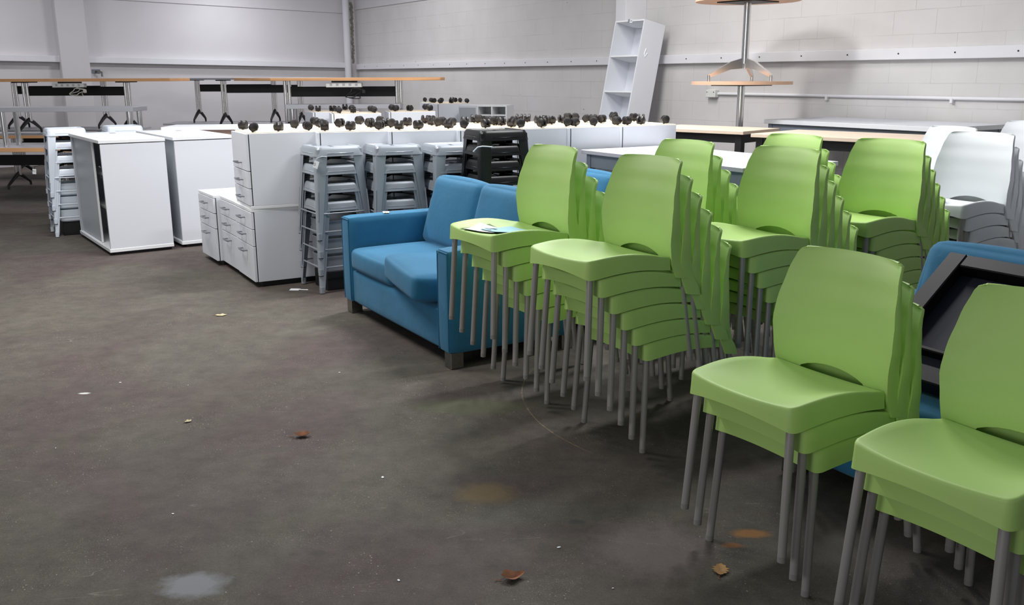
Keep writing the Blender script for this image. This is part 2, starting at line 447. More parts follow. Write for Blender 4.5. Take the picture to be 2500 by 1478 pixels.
# upper bond course, a little proud of the blockwork, both walls
bm = bmesh.new(); bx(bm, (10.4, -0.012, 3.6), (20.6, 0.024, 1.57), 0.003); wallB_obj('trim_4', bm, 'wallpaint')
bm = bmesh.new(); bx(bm, (-6.3, -0.012, 3.65), (12.2, 0.024, 1.57), 0.003, 0, Matrix.Rotation(0.02, 3, 'Y')); wallA_obj('trim_5', bm, 'wallpaint')
# pier on the right wall, local x = 13.5 - t
bm = bmesh.new(); bx(bm, (13.5 - 4.6, -0.17, 2.2), (0.2, 0.34, 4.4), 0.004); wallB_obj('trim_6', bm, 'beampaint')
# pier on the left wall
bm = bmesh.new(); bx(bm, (-5.44, -0.11, 2.2), (0.46, 0.22, 4.4), 0.006); wallA_obj('trim_7', bm, 'wallpaint')
# downpipe in the corner and a rough mortar column behind it
bm = bmesh.new(); tube(bm, [(-0.27, -0.16, 0), (-0.27, -0.16, 4.4)], 0.065, 20); wallA_obj('trim_8', bm, 'beampaint')
bm = bmesh.new()
for i in range(40):
    z = 1.78 + i * 0.03
    bx(bm, (-0.07 + random.uniform(-0.012, 0.012), -0.006, z), (0.05 + random.uniform(-0.015, 0.015), 0.02, 0.034), 0.003)
M['mortar'] = mat('raw_mortar', (140, 134, 126), 0.9, noise=0.25, nscale=20)
wallA_obj('trim_9', bm, 'mortar')
# pipe bracket under the left rail
pw_ = CORN + WAt * 5.08 + Vector((0, 0, 1.60))
t = thing('pipe_bracket', 'small dark metal pipe bracket fixed to the left wall under the rail', 'bracket', pw_, R(215 + 180))
obj('wall_plate', B((0, -0.006, 0), (0.14, 0.012, 0.07), 0.004), 'greybeam', t)
obj('pipe_stub', TB([(0, -0.01, 0.0), (0.02, -0.10, 0.0), (0.07, -0.12, -0.02), (0.07, -0.12, -0.09)], 0.018, 10), 'brushed', t)
# conduit and junction box on the right wall
bm = bmesh.new(); tube(bm, [(13.5 - 3.16, -0.02, 1.282), (13.5 + 4.0, -0.02, 1.278)], 0.016, 12)
for x in (11.9, 13.3, 14.3):
    bx(bm, (x, -0.02, 1.26), (0.03, 0.04, 0.05), 0.004)
wallB_obj('trim_10', bm, 'beampaint')
t = thing('junction_box', 'small white square wall box at the end of the conduit behind the chrome table pole', 'electrical box', CORN + WBt * -(13.5 - 3.24) + Vector((0, 0, 1.24)), R(123.3 + 180))
obj('box_body', B((0, -0.035, 0.043), (0.15, 0.07, 0.09), 0.006), 'socket', t)
bm = bmesh.new()
for sx in (-0.055, 0.055): tube(bm, [(sx, -0.071, 0.06), (sx, -0.0735, 0.06)], 0.006, 8)
obj('screw', bm, 'gap', t)

# ------------------------------------------------------------------ stacking chair
def interp(tab, z):
    if z <= tab[0][0]: return tab[0][1]
    for (a, x), (b, y) in zip(tab, tab[1:]):
        if z <= b:
            t_ = (z - a) / (b - a); t_ = t_ * t_ * (3 - 2 * t_) * 0.5 + t_ * 0.5
            return x + (y - x) * t_
    return tab[-1][1]
XC = [(0.355, -0.432), (0.42, -0.407), (0.50, -0.394), (0.58, -0.392), (0.66, -0.403), (0.74, -0.425), (0.815, -0.455)]
HW = [(0.355, 0.2205), (0.43, 0.2150), (0.50, 0.2195), (0.57, 0.227), (0.63, 0.2225), (0.72, 0.207), (0.80, 0.190), (0.815, 0.187)]
FD = [(0.355, 0.072), (0.45, 0.058), (0.55, 0.044), (0.65, 0.031), (0.75, 0.017), (0.815, 0.012)]
CV = [(0.38, 0.008), (0.46, 0.018), (0.6, 0.034), (0.815, 0.040)]

def seat_top(x, y):
    a = max(0.0, min(1.0, -x / 0.415)); b = min(1.0, abs(y) / 0.205)
    side = 0.4635 + 0.014 * math.sin(PI * min(1, a * 1.15)) - 0.024 * a ** 3
    cen = 0.4575 - 0.021 * math.sin(PI * min(1.0, a)) ** 0.9 - 0.024 * a ** 2
    return cen + (side - cen) * b ** 2.2

def chair_seat_bm():
    bm = bmesh.new()
    outl = []
    r = 0.022
    def half(x): return 0.206 + 0.010 * math.sin(PI * min(1, max(0, -x / 0.42)))
    nx, ny = 14, 14
    # front edge, left to right side corners, then down the near side and back
    for i in range(ny + 1):
        y = -0.184 + 0.368 * i / ny
        outl.append((-0.008 + 0.016 * (1 - (y / 0.184) ** 2), y))
    for i in range(1, 6):
        a = R(90 * i / 6); outl.append((-0.008 - r + r * math.cos(a), 0.184 + r * math.sin(a)))
    for i in range(nx + 1):
        x = -0.032 - 0.373 * i / nx; outl.append((x, half(x)))
    for i in range(1, 10):
        y = 0.206 * (1 - 2 * i / 10); outl.append((-0.412 - 0.004 * (1 - (y / 0.2) ** 2), y))
    for i in range(nx + 1):
        x = -0.405 + 0.373 * i / nx; outl.append((x, -half(x)))
    for i in range(1, 6):
        a = R(90 - 90 * i / 6); outl.append((-0.008 - r + r * math.cos(a), -0.184 - r * math.sin(a)))
    n = len(outl); cen = Vector((-0.21, 0))
    def zbot(x, y):
        a = max(0, min(1, -x / 0.41)); b = min(1, abs(y) / 0.2)
        zs = 0.391 + 0.018 * math.sin(PI * min(1, max(0, (a - 0.06) / 0.94))) - 0.004 * a
        if a < 0.12: zs += 0.020 * (1 - b ** 2)
        return zs
    rings = []
    def ring(off, zf):
        rr = []
        for i, (x, y) in enumerate(outl):
            p = Vector((x, y)); d = p - Vector(outl[i - 1]); e = Vector(outl[(i + 1) % n]) - p
            tt = (d.normalized() + e.normalized()); tt.normalize(); nn = Vector((tt.y, -tt.x))
            if nn.dot(p - cen) < 0: nn = -nn
            q = p + nn * off
            rr.append(bm.verts.new((q.x, q.y, zf(x, y, q))))
        rings.append(rr)
    ring(0.003, lambda x, y, q: zbot(x, y))
    ring(0.001, lambda x, y, q: zbot(x, y) * 0.5 + (seat_top(x, y) - 0.006) * 0.5)
    ring(0.0, lambda x, y, q: seat_top(x, y) - 0.009)
    ring(-0.0015, lambda x, y, q: seat_top(x, y) - 0.004)
    ring(-0.005, lambda x, y, q: seat_top(x, y) - 0.001)
    ring(-0.011, lambda x, y, q: seat_top(q.x, q.y))
    for s in (0.86, 0.72, 0.56, 0.4, 0.22, 0.08):
        rr = []
        for x, y in outl:
            q = cen + (Vector((x, y)) - cen) * s
            rr.append(bm.verts.new((q.x, q.y, seat_top(q.x, q.y))))
        rings.append(rr)
    for a, b in zip(rings, rings[1:]):
        for k in range(n): bm.faces.new((a[k], a[(k + 1) % n], b[(k + 1) % n], b[k]))
    cv = bm.verts.new((cen.x, cen.y, seat_top(cen.x, cen.y)))
    for k in range(n): bm.faces.new((rings[-1][k], rings[-1][(k + 1) % n], cv))
    bmesh.ops.recalc_face_normals(bm, faces=bm.faces)
    if sum(f.normal.z for f in bm.faces) < 0: bmesh.ops.reverse_faces(bm, faces=bm.faces)
    bmesh.ops.solidify(bm, geom=list(bm.faces), thickness=0.004)
    return bm

def chair_back_bm():
    bm = bmesh.new()
    zt = 0.815; rc = 0.017
    cols = [-1, -0.97, -0.93, -0.88, -0.82, -0.76, -0.70, -0.64, -0.55, -0.44, -0.3, -0.15, 0, 0.15, 0.3, 0.44, 0.55, 0.64, 0.70, 0.76, 0.82, 0.88, 0.93, 0.97, 1]
    nz = 22
    def hw(z):
        h = interp(HW, z)
        if z > zt - rc: h -= rc * (1 - math.sqrt(max(0, 1 - ((z - (zt - rc)) / rc) ** 2)))
        return h
    def zlow(v):
        a = abs(v)
        if a <= 0.62: return 0.427 + 0.036 * (1 - (a / 0.62) ** 2) ** 0.8
        if a < 0.80: return 0.408
        return 0.408 + (0.357 - 0.408) * min(1, (a - 0.80) / 0.08) if a < 0.88 else 0.357
    grid = []
    for v in cols:
        zl = zlow(v); col = []
        for j in range(nz + 1):
            t_ = j / nz
            t2 = 1 - (1 - t_) ** 1.35
            z = zl + (zt - zl) * t2
            y = v * hw(z)
            ztop = z + 0.005 * (1 - abs(v) ** 2.6) * t2
            x = interp(XC, z) - interp(CV, z) * (1 - abs(v) ** 2.6)
            x -= 0.008 * max(0, (z - (zt - 0.02)) / 0.02)
            col.append(bm.verts.new((x, y, ztop)))
        grid.append(col)
    for a, b in zip(grid, grid[1:]):
        for j in range(nz): bm.faces.new((a[j], b[j], b[j + 1], a[j + 1]))
    # flanges turned back along both sides
    for sgn, col in ((-1, grid[0]), (1, grid[-1])):
        prev = col
        for st in (0.12, 0.5, 1.0):
            cur = []
            for j, v in enumerate(col):
                z = min(v.co.z, zt)
                d = interp(FD, z) * st
                cur.append(bm.verts.new((v.co.x - d, v.co.y + sgn * (0.0035 * (1 - (1 - st) ** 2)) - sgn * 0.006 * max(0, st - 0.5), v.co.z - 0.012 * st * (z < 0.37))))
            for j in range(nz):
                q = (prev[j], prev[j + 1], cur[j + 1], cur[j])
                bm.faces.new(q if sgn > 0 else q[::-1])
            prev = cur
    bmesh.ops.recalc_face_normals(bm, faces=bm.faces)
    fr = [f for f in bm.faces if abs(f.normal.x) > 0.7]
    if sum(f.normal.x for f in fr) < 0: bmesh.ops.reverse_faces(bm, faces=bm.faces)
    bmesh.ops.solidify(bm, geom=list(bm.faces), thickness=0.006)
    return bm

def make_chair(name, m):
    t = thing(name, '', 'chair')
    obj('seat', chair_seat_bm(), m, t, sharp=50)
    obj('backrest', chair_back_bm(), m, t, sharp=50)
    for s in (-1, 1):
        l = obj('leg', TB([(-0.034, s * 0.182, 0.44), (-0.030, s * 0.185, 0.39), (-0.012, s * 0.201, 0.016)], 0.0128, 14), 'leg', t)
        tube_end = TB([(-0.012, s * 0.201, 0.018), (-0.0115, s * 0.2015, 0.0)], [0.0132, 0.0128], 14)
        obj('foot_cap', tube_end, 'footcap', l)
        l = obj('leg', TB([(-0.455, s * 0.190, 0.43), (-0.474, s * 0.197, 0.35), (-0.522, s * 0.214, 0.016)], 0.0125, 14), 'leg', t)
        obj('foot_cap', TB([(-0.522, s * 0.214, 0.018), (-0.5235, s * 0.2145, 0.0)], [0.0132, 0.0128], 14), 'footcap', l)
    bm = bmesh.new()
    for s in (-1, 1): tube(bm, [(-0.03, s * 0.184, 0.425), (-0.2, s * 0.18, 0.412), (-0.455, s * 0.188, 0.408)], 0.009, 10)
    tube(bm, [(-0.075, -0.184, 0.421), (-0.075, 0.184, 0.421)], 0.008, 10)
    tube(bm, [(-0.452, -0.188, 0.400), (-0.452, 0.188, 0.400)], 0.008, 10)
    obj('under_frame', bm, 'leg', t)
    return t
green = make_chair('stacking_chair', 'green')
white = make_chair('stacking_chair', 'whitechair')
used = {'green': False, 'white': False}
STEP_F, STEP_Z = 0.0575, 0.0723
def stack(kind, x, y, az, n, where, group, top_note=''):
    proto = green if kind == 'green' else white
    nm = 'green' if kind == 'green' else 'white'
    F = dirv(az)
    for k in range(n):
        p = Vector((x, y, 0)) + F * (STEP_F * k) + Vector((0, 0, STEP_Z * k))
        # every chair sits a touch askew in its pile
        jz = R(random.uniform(-0.5, 0.5)) if k else 0
        lab = '%s chair, %s of the %s' % (nm, order_word(k, n), where)
        if k == n - 1 and top_note: lab = '%s chair with %s, %s of the %s' % (nm, top_note, order_word(k, n), where)
        if not used[kind]:
            proto.location = p; proto.rotation_euler = (0, 0, R(az)); tag(proto, lab, None, group); used[kind] = True
        else:
            dup(proto, p, R(az) + jz, lab, group)
stack('green', 0.048, 4.285, 211.3, 6, 'stack against the blue sofa arm', 'chairs in the stack by the sofa', 'leaflets')
stack('green', 0.415, 3.700, 211.7, 6, 'middle front-row stack', 'chairs in the middle front-row stack')
stack('green', 0.749, 2.623, 211.8, 3, 'short stack in the foreground', 'chairs in the short foreground stack')
stack('green', 1.050, 2.055, 212.5, 3, 'short stack cut by the right edge', 'chairs in the stack at the right edge')
stack('green', 0.742, 4.636, 211.4, 6, 'second-row stack behind the sofa stack', 'chairs in the left second-row stack')
stack('green', 1.098, 4.135, 211.4, 6, 'second-row stack with its seat in view', 'chairs in the centre second-row stack')
stack('green', 1.405, 5.054, 211.5, 6, 'farthest stack by the white table end', 'chairs in the farthest green stack')
stack('green', 1.774, 4.628, 216.1, 6, 'stack beside the white chairs', 'chairs in the right green stack')
stack('white', 2.504, 5.189, 213.7, 6, 'front white stack', 'chairs in the front white stack')
stack('white', 2.60, 5.83, 199.0, 6, 'white stack behind the front white one', 'chairs in the rear white stack')
stack('white', 3.469, 6.44, 211.4, 6, 'farthest white stack near the wall', 'chairs in the farthest white stack')
stack('white', 3.24, 4.93, 212.0, 6, 'white stack cut by the right edge', 'chairs in the white stack at the frame edge')

# ------------------------------------------------------------------ metal stools
def make_stool(name, m, h=0.645):
    t = thing(name, '', 'stool')
    # seat: rounded square pan with a raised rim, a shallow well and a hand hole
    bm = bmesh.new(); W = 0.335
    prof = [(0.0, -0.066), (0.0, -0.02), (-0.002, -0.008), (-0.008, -0.001), (-0.018, 0.0), (-0.03, -0.002), (-0.036, -0.008), (-0.05, -0.0085)]
    rings = []
    for off, z in prof:
        flare = 0.012 * (-z / 0.066) if z < -0.01 else 0
        rings.append([bm.verts.new((x, y, h + z)) for x, y in rrect(W + 2 * off + 2 * flare, W + 2 * off + 2 * flare, max(0.008, 0.04 + off))])
    n = len(rings[0])
    hole = [bm.verts.new((0.045 * x / max(abs(x), abs(y)), 0.013 * y / max(abs(x), abs(y)) if True else 0, h - 0.0085)) for x, y in rrect(W - 0.1, W - 0.1, 0.01)]
    rings.append(hole)
    rings.append([bm.verts.new((v.co.x, v.co.y, h - 0.02)) for v in hole])
    for a, b in zip(rings, rings[1:]):
        for k in range(n): bm.faces.new((a[k], a[(k + 1) % n], b[(k + 1) % n], b[k]))
    bmesh.ops.remove_doubles(bm, verts=bm.verts, dist=0.0001)
    bmesh.ops.recalc_face_normals(bm, faces=bm.faces)
    # pressed line along each apron side
    for a in range(4):
        rot = Matrix.Rotation(a * PI / 2, 3, 'Z')
        bx(bm, rot @ Vector((0, -(W / 2 + 0.0075), h - 0.045)), (0.2, 0.006, 0.005), 0.002, 0, rot)
    obj('seat', bm, m, t, sharp=40)
    # legs: angled sheet folded round the corner, tapering to a foot
    for sx in (-1, 1):
        for sy in (-1, 1):
            bm = bmesh.new()
            rows = []
            for i in range(9):
                f = i / 8; z = h - 0.02 - (h - 0.045) * f
                cx = 0.169 + 0.036 * f; wd = 0.080 - 0.048 * f ** 0.9
                rnd = 0.016
                pts = [(cx - wd, cx), (cx - rnd, cx), (cx - rnd * 0.3, cx - rnd * 0.3), (cx, cx - rnd), (cx, cx - wd),
                       (cx - 0.003, cx - wd), (cx - 0.003, cx - rnd), (cx - rnd * 0.3 - 0.002, cx - rnd * 0.3 - 0.002), (cx - rnd, cx - 0.003), (cx - wd, cx - 0.003)]
                rows.append([bm.verts.new((sx * a, sy * b, z)) for a, b in pts])
            for a, b in zip(rows, rows[1:]):
                for k in range(10): bm.faces.new((a[k], a[(k + 1) % 10], b[(k + 1) % 10], b[k]))
            bm.faces.new(rows[0]); bm.faces.new(rows[-1])
            # stiffening groove low on the leg
            z0, z1 = 0.34, 0.14
            f0 = (h - 0.02 - z0) / (h - 0.045); f1 = (h - 0.02 - z1) / (h - 0.045)
            c0, c1 = 0.169 + 0.036 * f0 - 0.004, 0.169 + 0.036 * f1 - 0.004
            tube(bm, [(sx * c0, sy * c0, z0), (sx * c1, sy * c1, z1)], 0.0055, 8)
            bmesh.ops.recalc_face_normals(bm, faces=bm.faces)
            l = obj('leg', bm, m, t, sharp=40)
            bm = bmesh.new()
            prism(bm, rrect(0.033, 0.033, 0.010, 4), 0.045, Matrix.Translation((sx * 0.1905, sy * 0.1905, 0.005)))
            obj('foot_sleeve', bm, m, l)
            bm = bmesh.new(); prism(bm, rrect(0.031, 0.031, 0.008, 3), 0.008, Matrix.Translation((sx * 0.190, sy * 0.190, 0.0)))
            obj('foot_pad', bm, 'rubber', l)
    for a in range(4):
        rot = Matrix.Rotation(a * PI / 2, 3, 'Z')
        bm = TB([rot @ Vector((-0.185, -0.186, 0.185)), rot @ Vector((-0.13, -0.19, 0.185)), rot @ Vector((0.13, -0.19, 0.185)), rot @ Vector((0.185, -0.186, 0.185))], [0.008, 0.0055, 0.0055, 0.008], 8)
        obj('footrest', bm, m, t)
    bm = bmesh.new()
    for a in (45, 135):
        rot = Matrix.Rotation(R(a), 3, 'Z')
        bx(bm, (0, 0, h - 0.095 + 0.004 * (a > 90)), (0.44, 0.03, 0.004), 0.001, 0, rot)
        for s in (-1, 1): bx(bm, rot @ Vector((s * 0.12, 0, h - 0.1)), (0.18, 0.028, 0.004), 0.001, 0, rot @ Matrix.Rotation(s * 0.12, 3, 'Y'))
    b_ = obj('cross_brace', bm, 'stoolblack', t)
    bm = bmesh.new(); bx(bm, (0, 0, h - 0.058), (0.11, 0.11, 0.07), 0.006); obj('spacer_block', bm, 'rubber', b_)
    return t

def stool_stack(proto, state, nm, x, y, az, n, step, where, group):
    """x, y = foot corner nearest the camera; az = facing of one side"""
    ux = dirv(az + 90); uy = dirv(az + 180)
    c = Vector((x, y, 0)) + (ux * -0.207 + uy * 0.207)
    for k in range(n):
        lab = '%s metal stool, %s of the %s' % (nm, order_word(k, n), where)
        p = c + Vector((0, 0, step * k))
        if not state[0]:
            proto.location = p; proto.rotation_euler = (0, 0, face_rot(az)); tag(proto, lab, None, group); state[0] = True
        else: dup(proto, p, face_rot(az) + R(random.uniform(-0.6, 0.6)), lab, group)
    return c
sg, sw, sk = [False], [False], [False]
pg = make_stool('metal_stool', 'stoolgrey'); pw = make_stool('metal_stool', 'stoolwhite'); pk = make_stool('metal_stool', 'stoolblack')
st1 = stool_stack(pg, sg, 'grey', -1.35, 6.38, 212, 4, 0.127, 'stack with the paper tag', 'stools in the tagged grey stack')
stool_stack(pg, sg, 'grey', -0.965, 6.48, 204, 4, 0.127, 'middle grey stack', 'stools in the middle grey stack')
stool_stack(pg, sg, 'grey', -0.545, 6.48, 203, 4, 0.127, 'grey stack next to the black stools', 'stools in the grey stack by the black stools')
stool_stack(pk, sk, 'black', -0.215, 6.13 + 0.02, 204, 6, 0.1, 'black stool stack behind the sofa', 'black stools')
stw = stool_stack(pw, sw, 'white', -4.39, 8.82, 212, 4, 0.127, 'white stack left of the cabinet', 'stools in the near white stack')
stool_stack(pw, sw, 'white', -4.05, 9.36, 212, 4, 0.125, 'white stack behind the cabinet', 'stools in the hidden white stack')

# shallow trays stored between the stool legs, on a black crate
def tray_stack(c, az, m, nm, wh):
    o = obj('crate', B((0, 0, 0.066), (0.25, 0.25, 0.13), 0.004), 'plinth'); o.location = c; o.rotation_euler = (0, 0, face_rot(az))
    tag(o, 'black crate on the floor inside the legs of the %s' % wh, 'crate')
    for k in range(3):
        bm = bmesh.new(); rings = []
        for off, z in ((-0.02, 0.0), (0.0, 0.012), (0.004, 0.105), (0.008, 0.112), (0.008, 0.118), (0.0, 0.118), (-0.004, 0.02)):
            rings.append([bm.verts.new((x, y, z)) for x, y in rrect(0.27 + off, 0.27 + off, 0.03, 4)])
        n = len(rings[0])
        for x, y in zip(rings, rings[1:]):
            for q in range(n): bm.faces.new((x[q], x[(q + 1) % n], y[(q + 1) % n], y[q]))
        bm.faces.new(rings[0][::-1]); bm.faces.new(rings[-1])
        bmesh.ops.recalc_face_normals(bm, faces=bm.faces)
        o = obj('tray', bm, m); o.location = c + Vector((0, 0, 0.133 + 0.127 * k)); o.rotation_euler = (0, 0, face_rot(az))
        tag(o, '%s square tray, %s of three inside the legs of the %s' % (nm, ['lowest', 'middle', 'highest'][k], wh), 'tray', '%s trays inside the stool legs' % nm)
tray_stack(st1, 212, 'stoolgrey', 'grey', 'tagged grey stools')
tray_stack(stw, 212, 'stoolwhite', 'white', 'near white stools')

# ------------------------------------------------------------------ drawer pedestals
PW, PD, PH = 0.47, 0.52, 0.535
def make_pedestal(flip):
    t = thing('drawer_pedestal', '', 'pedestal')
    H = PH
    zf = (lambda z: H - z) if flip else (lambda z: z)
    def pb(z0, z1, x0, x1, y0, y1, bev=0.002):
        a, b = sorted((zf(z0), zf(z1)))
        return B(((x0 + x1) / 2, (y0 + y1) / 2, (a + b) / 2), (x1 - x0, y1 - y0, b - a), bev)
    obj('carcass', pb(0, H - 0.022, -PW / 2, PW / 2, 0.022, PD), 'lam', t)
    obj('top_panel', pb(H - 0.022, H, -PW / 2, PW / 2, 0, PD), 'lamedge', t)
    if not flip:
        obj('plinth', B((0, PD / 2 + 0.02, -0.0205), (PW - 0.04, PD - 0.06, 0.039), 0.002), 'plinth', t)
    if flip:
        obj('base_board', B((0, PD / 2 + 0.011, H + 0.002), (PW - 0.004, PD - 0.026, 0.006), 0.001), 'cream', t)
    obj('shadow_line', pb(0.006, H - 0.03, -PW / 2 + 0.004, PW / 2 - 0.004, 0.012, 0.026), 'gap', t)
    for z0, z1 in ((0.002, 0.262), (0.267, 0.386), (0.391, H - 0.026)):
        d = obj('drawer', pb(z0, z1, -PW / 2 + 0.001, PW / 2 - 0.001, -0.004, 0.015, 0.0015), 'lam', t)
        zh = z1 - 0.05
        bm = bmesh.new()
        for s in (-1, 1): tube(bm, [(s * 0.062, -0.004, zf(zh)), (s * 0.062, -0.034, zf(zh))], 0.005, 8)
        tube(bm, [(-0.075, -0.034, zf(zh)), (-0.03, -0.039, zf(zh)), (0.03, -0.039, zf(zh)), (0.075, -0.034, zf(zh))], 0.006, 8)
        obj('handle', bm, 'handle', d)
    return t
ped_up = make_pedestal(False); ped_dn = make_pedestal(True)
ped_used = {}
def pedestal(corner, az, z, flip, label, group):
    """corner = near front bottom corner (+x, front)"""
    p0 = ped_dn if flip else ped_up
    ux = dirv(az + 90)
    c = Vector((corner[0], corner[1], z)) - ux * (PW / 2)
    if not ped_used.get(flip):
        p0.location = c; p0.rotation_euler = (0, 0, face_rot(az)); tag(p0, label, None, group); ped_used[flip] = p0
        return p0
    return dup(p0, c, face_rot(az), label, group)

# castor
def make_castor():
    t = thing('castor', '', 'castor wheel')
    # built upside down: mounting pin at the base, wheels on top
    obj('mounting_pin', TB([(0, 0, 0), (0, 0, 0.014)], 0.006, 8), 'brushed', t)
    zc = 0.039
    for q in (-1, 1):
        bm = bmesh.new()
        tube(bm, [(q * 0.009, 0.010, zc), (q * 0.012, 0.010, zc), (q * 0.025, 0.010, zc), (q * 0.029, 0.010, zc)], [0.024, 0.0300, 0.0300, 0.024], 16)
        obj('wheel', bm, 'castor', t)
    bm = bmesh.new()
    poly = []
    for i in range(11):
        a = R(172 + 150 * i / 10); poly.append((0.010 + 0.0335 * math.cos(a), zc + 0.0335 * math.sin(a)))
    for i in range(10, -1, -1):
        a = R(172 + 150 * i / 10); poly.append((0.010 + 0.0312 * math.cos(a), zc + 0.0312 * math.sin(a)))
    T = Matrix(((0, 0, 1, -0.028), (1, 0, 0, 0), (0, 1, 0, 0), (0, 0, 0, 1)))
    prism(bm, poly, 0.056, T)
    tube(bm, [(0, 0, 0.004), (0, 0, 0.02)], 0.010, 10)
    bx(bm, (0, 0.01, 0.03), (0.008, 0.03, 0.03), 0.002)
    obj('hood', bm, 'castor', t)
    return t
castor0 = make_castor(); cas_used = [False]
def castor(p, label, group):
    rz = random.uniform(0, 2 * PI)
    if not cas_used[0]:
        castor0.location = p; castor0.rotation_euler = (0, 0, rz); tag(castor0, label, None, group); cas_used[0] = True
    else: dup(castor0, p, rz, label, group)
def castors_on(corner, az, z, label, group, skip=(), five=False):
    ux = dirv(az + 90); uy = dirv(az + 180); c = Vector((corner[0], corner[1], 0)) - ux * (PW / 2)
    i = 0
    for sx in (-1, 1):
        for yy in (0.075, PD - 0.06) + ((0.24,) if five and sx > 0 else ()):
            i += 1
            if i in skip: continue
            p = c + ux * (sx * (PW / 2 - 0.06) + random.uniform(-0.02, 0.02)) + uy * (yy + random.uniform(-0.015, 0.015)); p.z = z
            castor(p, label, group)

# nearest pedestals: three on the floor, one upturned on the nearest of them
PB = 0.04
tdir = dirv(123)
A0 = Vector((-1.865, 6.60, 0))
peds_low = [(A0, 210, 'white three-drawer pedestal on the floor under the upturned one'),
            (A0 + tdir * 0.48 + dirv(30) * 0.03, 211, 'white three-drawer pedestal in the middle of the low row'),
            (A0 + tdir * 0.965 + dirv(30) * 0.0, 212, 'white three-drawer pedestal at the left end of the low row')]
for c, az, lab in peds_low:
    pedestal(c, az, PB, False, lab, 'low drawer pedestals')
pedestal(A0, 208, PB + PH, True, 'upturned white three-drawer pedestal standing on the nearest one', 'upturned drawer pedestals')
TOPZ = PB + 2 * PH + 0.005
castors_on(A0, 208, TOPZ, 'black twin-wheel castor upturned on the pedestal with the visible handles', 'castors on the nearest upturned pedestal', five=True)
row = [((-1.385, 6.72), 198, 'behind the tagged grey stools'), ((-0.885, 6.83), 198, 'behind the middle grey stools'), ((-0.39, 6.95), 203, 'behind the black stools'),
       ((0.03, 7.03), 205, 'right of the black stools'), ((0.44, 7.20), 205, 'behind the tallest green chair back'), ((0.86, 7.38), 205, 'next to the leaning bookcase')]
for i, (c, az, wh) in enumerate(row):
    cc = Vector((c[0], c[1], 0))
    pw_ = 0.40 / PD if i >= 3 else 1
    for lev, fl in ((0, False), (1, True)):
        pedestal(cc, az, PB + PH * lev, fl, ('upturned white pedestal' if fl else 'white pedestal on the floor') + ' in the long row ' + wh, 'upturned drawer pedestals' if fl else 'low drawer pedestals')
    castors_on(cc, az, TOPZ, 'black twin-wheel castor upturned on the row ' + wh, 'castors on the row ' + wh, five=True)
    c2 = cc + dirv(az - 90) * (PW + 0.012)
    for lev, fl in ((0, False), (1, True)):
        pedestal(c2, az, PB + PH * lev, fl, ('upturned white pedestal' if fl else 'floor pedestal') + ' at the back of the row ' + wh, 'upturned drawer pedestals' if fl else 'low drawer pedestals')
    castors_on(c2, az, TOPZ, 'black twin-wheel castor upturned at the back of the row ' + wh, 'castors at the back of the row ' + wh, five=True)

# far groups of pedestals, two high
for x, y, az, wh in ((-1.90, 10.02, 194, 'far group, nearest pile'), (-2.20, 10.50, 203, 'far group, left rear pile'), (-1.36, 10.52, 193, 'far group, right pile'),
                     (-1.06, 13.50, 198, 'farthest group by the corner, right'), (-1.24, 13.98, 198, 'farthest group by the corner, left')):
    cc = Vector((x, y, 0))
    for lev, fl in ((0, False), (1, True)):
        pedestal(cc, az, PB + PH * lev, fl, ('upturned white pedestal' if fl else 'lower white pedestal') + ' of the ' + wh, 'upturned drawer pedestals' if fl else 'low drawer pedestals')
    castors_on(cc, az, TOPZ, 'small black castor upturned on the ' + wh, 'castors on the ' + wh, five=True)

# ------------------------------------------------------------------ tambour cabinets
def tambour(corner, az, W, D, H, open_door, label):
    ux = dirv(az + 90); c = Vector((corner[0], corner[1], 0)) - ux * (W / 2)
    t = thing('tambour_cabinet', label, 'cabinet', c, face_rot(az))
    bm = bmesh.new()
    bx(bm, (-W / 2 + 0.01, D / 2, H / 2), (0.02, D, H - 0.07), 0.001)
    bx(bm, (W / 2 - 0.01, D / 2, H / 2), (0.02, D, H - 0.07), 0.001)
    bx(bm, (0, D - 0.01, H / 2), (W - 0.041, 0.018, H - 0.07), 0.001)
    obj('carcass', bm, 'lam', t)
    obj('top_panel', B((0, D / 2 - 0.004, H - 0.014), (W + 0.012, D + 0.016, 0.028), 0.002), 'lamedge', t)
    obj('bottom_panel', B((0, D / 2 - 0.004, 0.042), (W + 0.006, D + 0.01, 0.03), 0.002), 'lamedge', t)
    obj('plinth', B((0, D / 2 + 0.01, 0.0135), (W - 0.04, D - 0.05, 0.027), 0.001), 'plinth', t)
    bm = bmesh.new(); prism(bm, rrect(0.09, 0.05, 0.02), 0.002, Matrix.Translation((-W * 0.30, D * 0.62, H)))
    obj('cable_cap', bm, 'greytop', t)
    # silver tracks and the slatted door, drawn most of the way across
    for q in (-1, 1): obj('door_track', B((q * (W / 2 - 0.030), 0.018, H / 2), (0.018, 0.03, H - 0.09), 0.002), 'tambour', t)
    x1 = W / 2 - 0.07 if not open_door else W / 2 - 0.42
    d = bmesh.new(); x = -W / 2 + 0.04; z0, z1 = 0.06, H - 0.035
    while x < x1:
        bx(d, (x + 0.0095, 0.022, (z0 + z1) / 2), (0.018, 0.008, z1 - z0), 0.003); x += 0.019
    dr = obj('roller_door', d, 'tambour', t)
    obj('door_bar', B((x1 + 0.012, 0.02, (z0 + z1) / 2), (0.024, 0.018, z1 - z0), 0.003), 'lamedge', dr)
    if open_door:
        for z in (0.36, 0.66): obj('shelf', B((0, D / 2 + 0.03, z), (W - 0.045, D - 0.1, 0.02), 0.002), 'lamedge', t)
        bm = bmesh.new(); tube(bm, [(W / 2 - 0.06, 0.0, 0.755), (W / 2 - 0.16, 0.012, 0.755)], 0.006, 8); tube(bm, [(W / 2 - 0.1, 0.004, 0.755), (W / 2 - 0.1, 0.004, 0.66)], 0.003, 6)
        obj('key', bm, 'brushed', t)
    return t
